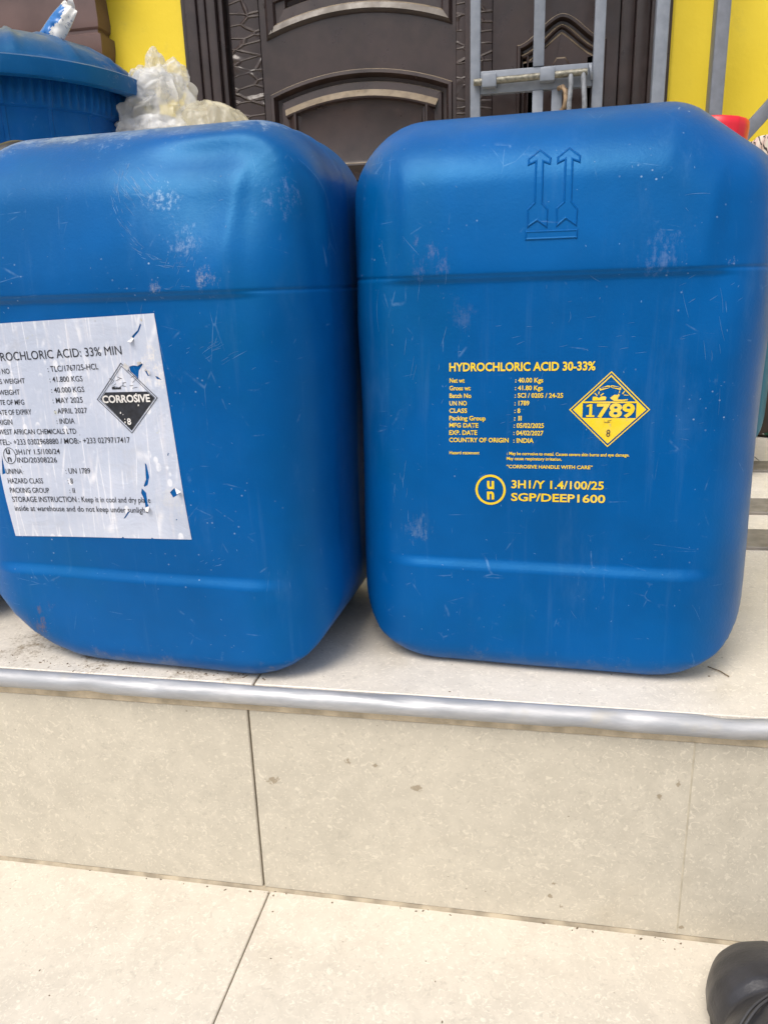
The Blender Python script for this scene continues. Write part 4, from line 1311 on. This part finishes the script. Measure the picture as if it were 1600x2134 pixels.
# ------------------------------------------------------------------ black shoe on the lower tread
def shoe():
    root = thing('shoe', 'black stitched shoe on the lower step, cut off at the bottom right corner', 'shoe', (.192, -.172, ZT), RAD(10))
    secs = [(.140, .006, .030), (.136, .018, .040), (.127, .029, .049), (.114, .0375, .056), (.098, .0425, .062), (.086, .0425, .063), (.078, .0405, .060), (.071, .0465, .063), (.060, .0535, .070), (.040, .0585, .078), (.015, .060, .087), (-.02, .055, .097), (-.05, .048, .103), (-.09, .042, .106), (-.12, .040, .108), (-.142, .032, .104), (-.150, .018, .098)]
    V, F = [], []
    NS = 40
    pr = []
    for a, b in zip(secs, secs[1:]):
        for k in range(4): t = k/4; pr.append(tuple(a[i]+(b[i]-a[i])*t for i in range(3)))
    pr.append(secs[-1])
    for y, wd, h in pr:
        for k in range(NS):
            an = math.pi*2*k/NS
            c, s = math.cos(an), math.sin(an)
            x = wd*math.copysign(abs(c)**.85, c)
            z = .020+(h-.020)*max(0, s)**.85 if s >= 0 else .020-.0005
            f = .0012*mnoise.noise(Vector((x*60, y*60, z*60)))
            V.append((x+f, y, z+f))
    n = len(pr)
    for i in range(n-1):
        for k in range(NS): F.append((i*NS+k, (i+1)*NS+k, (i+1)*NS+(k+1) % NS, i*NS+(k+1) % NS))
    F.append(tuple(range(NS))); F.append(tuple((n-1)*NS+k for k in range(NS))[::-1])
    lea = plain('black_leather', (.030, .030, .035), .40, var=.25, sc=60, bump=.15)
    mesh_obj('upper', V, F, lea, root, autosmooth=60)
    bm = bmesh.new()
    loopo = []
    ys = [p[0] for p in pr]
    for zz, ex in ((0, -.005), (.006, -.003), (.016, -.003), (.0195, -.003)):
        L = [(wd+ex, y+(ex if y > 0 else -ex)*(.4), zz) for y, wd, h in pr]+[(-wd-ex, y+(ex if y > 0 else -ex)*.4, zz) for y, wd, h in reversed(pr)]
        loopo.append([bm.verts.new(p) for p in L])
    for a, b in zip(loopo, loopo[1:]):
        for k in range(len(a)): bm.faces.new((a[k], a[(k+1) % len(a)], b[(k+1) % len(a)], b[k]))
    bm.faces.new(loopo[0]); bm.faces.new(loopo[-1])
    bm_obj('sole', bm, plain('black_rubber', (.022, .022, .024), .7, var=.3), root, sharp=40)
    # two rows of stitching over the vamp
    bm = bmesh.new()
    def top(x, y):
        for a, b in zip(secs, secs[1:]):
            if b[0] <= y <= a[0]:
                t = (a[0]-y)/(a[0]-b[0]); wd = a[1]+(b[1]-a[1])*t; h = a[2]+(b[2]-a[2])*t
                c = min(.999, abs(x)/wd); c = c**(1/.75)
                return .020+(h-.020)*math.sqrt(1-c*c)**.85
        return .05
    for off in (0, .004):
        pts = []
        for i in range(50):
            x = -.047+.09*i/49; y = .050-off+.030*math.sin((i/49)*2.4)
            pts.append((x, y, top(x, y)+.0006))
        add_tube(bm, pts, .0009, 6)
    bm_obj('seam', bm, plain('black_thread', (.055, .055, .06), .7), root, smooth=True)
shoe()

# ------------------------------------------------------------------ grit on the tiles
rnd = random.Random(12)
bm = bmesh.new()
def crumb(x, y, z, s, fl=.5):
    t = bmesh.new(); bmesh.ops.create_icosphere(t, subdivisions=1, radius=s)
    a = rnd.uniform(0, 3.1); e = rnd.uniform(1, 2.2)
    for v_ in t.verts:
        v_.co *= rnd.uniform(.7, 1.2); v_.co.x *= e; v_.co.z *= fl
        v_.co = Matrix.Rotation(a, 3, 'Z') @ v_.co + Vector((x, y, z+s*fl*.4))
    me = bpy.data.meshes.new('t'); t.to_mesh(me); t.free(); bm.from_mesh(me); bpy.data.meshes.remove(me)
for _ in range(70): crumb(rnd.gauss(-.44, .03), rnd.uniform(.005, .12), 0, rnd.uniform(.0002, .0007))
for _ in range(60): crumb(rnd.uniform(-.42, -.2), rnd.gauss(.012, .003), 0, rnd.uniform(.0003, .0009))
for _ in range(40): crumb(rnd.uniform(-.5, .5), rnd.uniform(.0, .3), 0, rnd.uniform(.0003, .0007))
for _ in range(60): crumb(rnd.uniform(-.5, .3), rnd.uniform(-.35, -.004), ZT, rnd.uniform(.0002, .0007))
for _ in range(40): crumb(rnd.uniform(-.4, .3), rnd.uniform(-.008, -.002), ZT, rnd.uniform(.0003, .0010))
add_tube(bm, [(.150, .075, .0012), (.158, .068, .0014), (.163, .060, .0012)], .0005, 6)
o = bm_obj('grit', bm, plain('grit', (.15, .11, .07), .9, var=.5, sc=300))
o['kind'] = 'stuff'
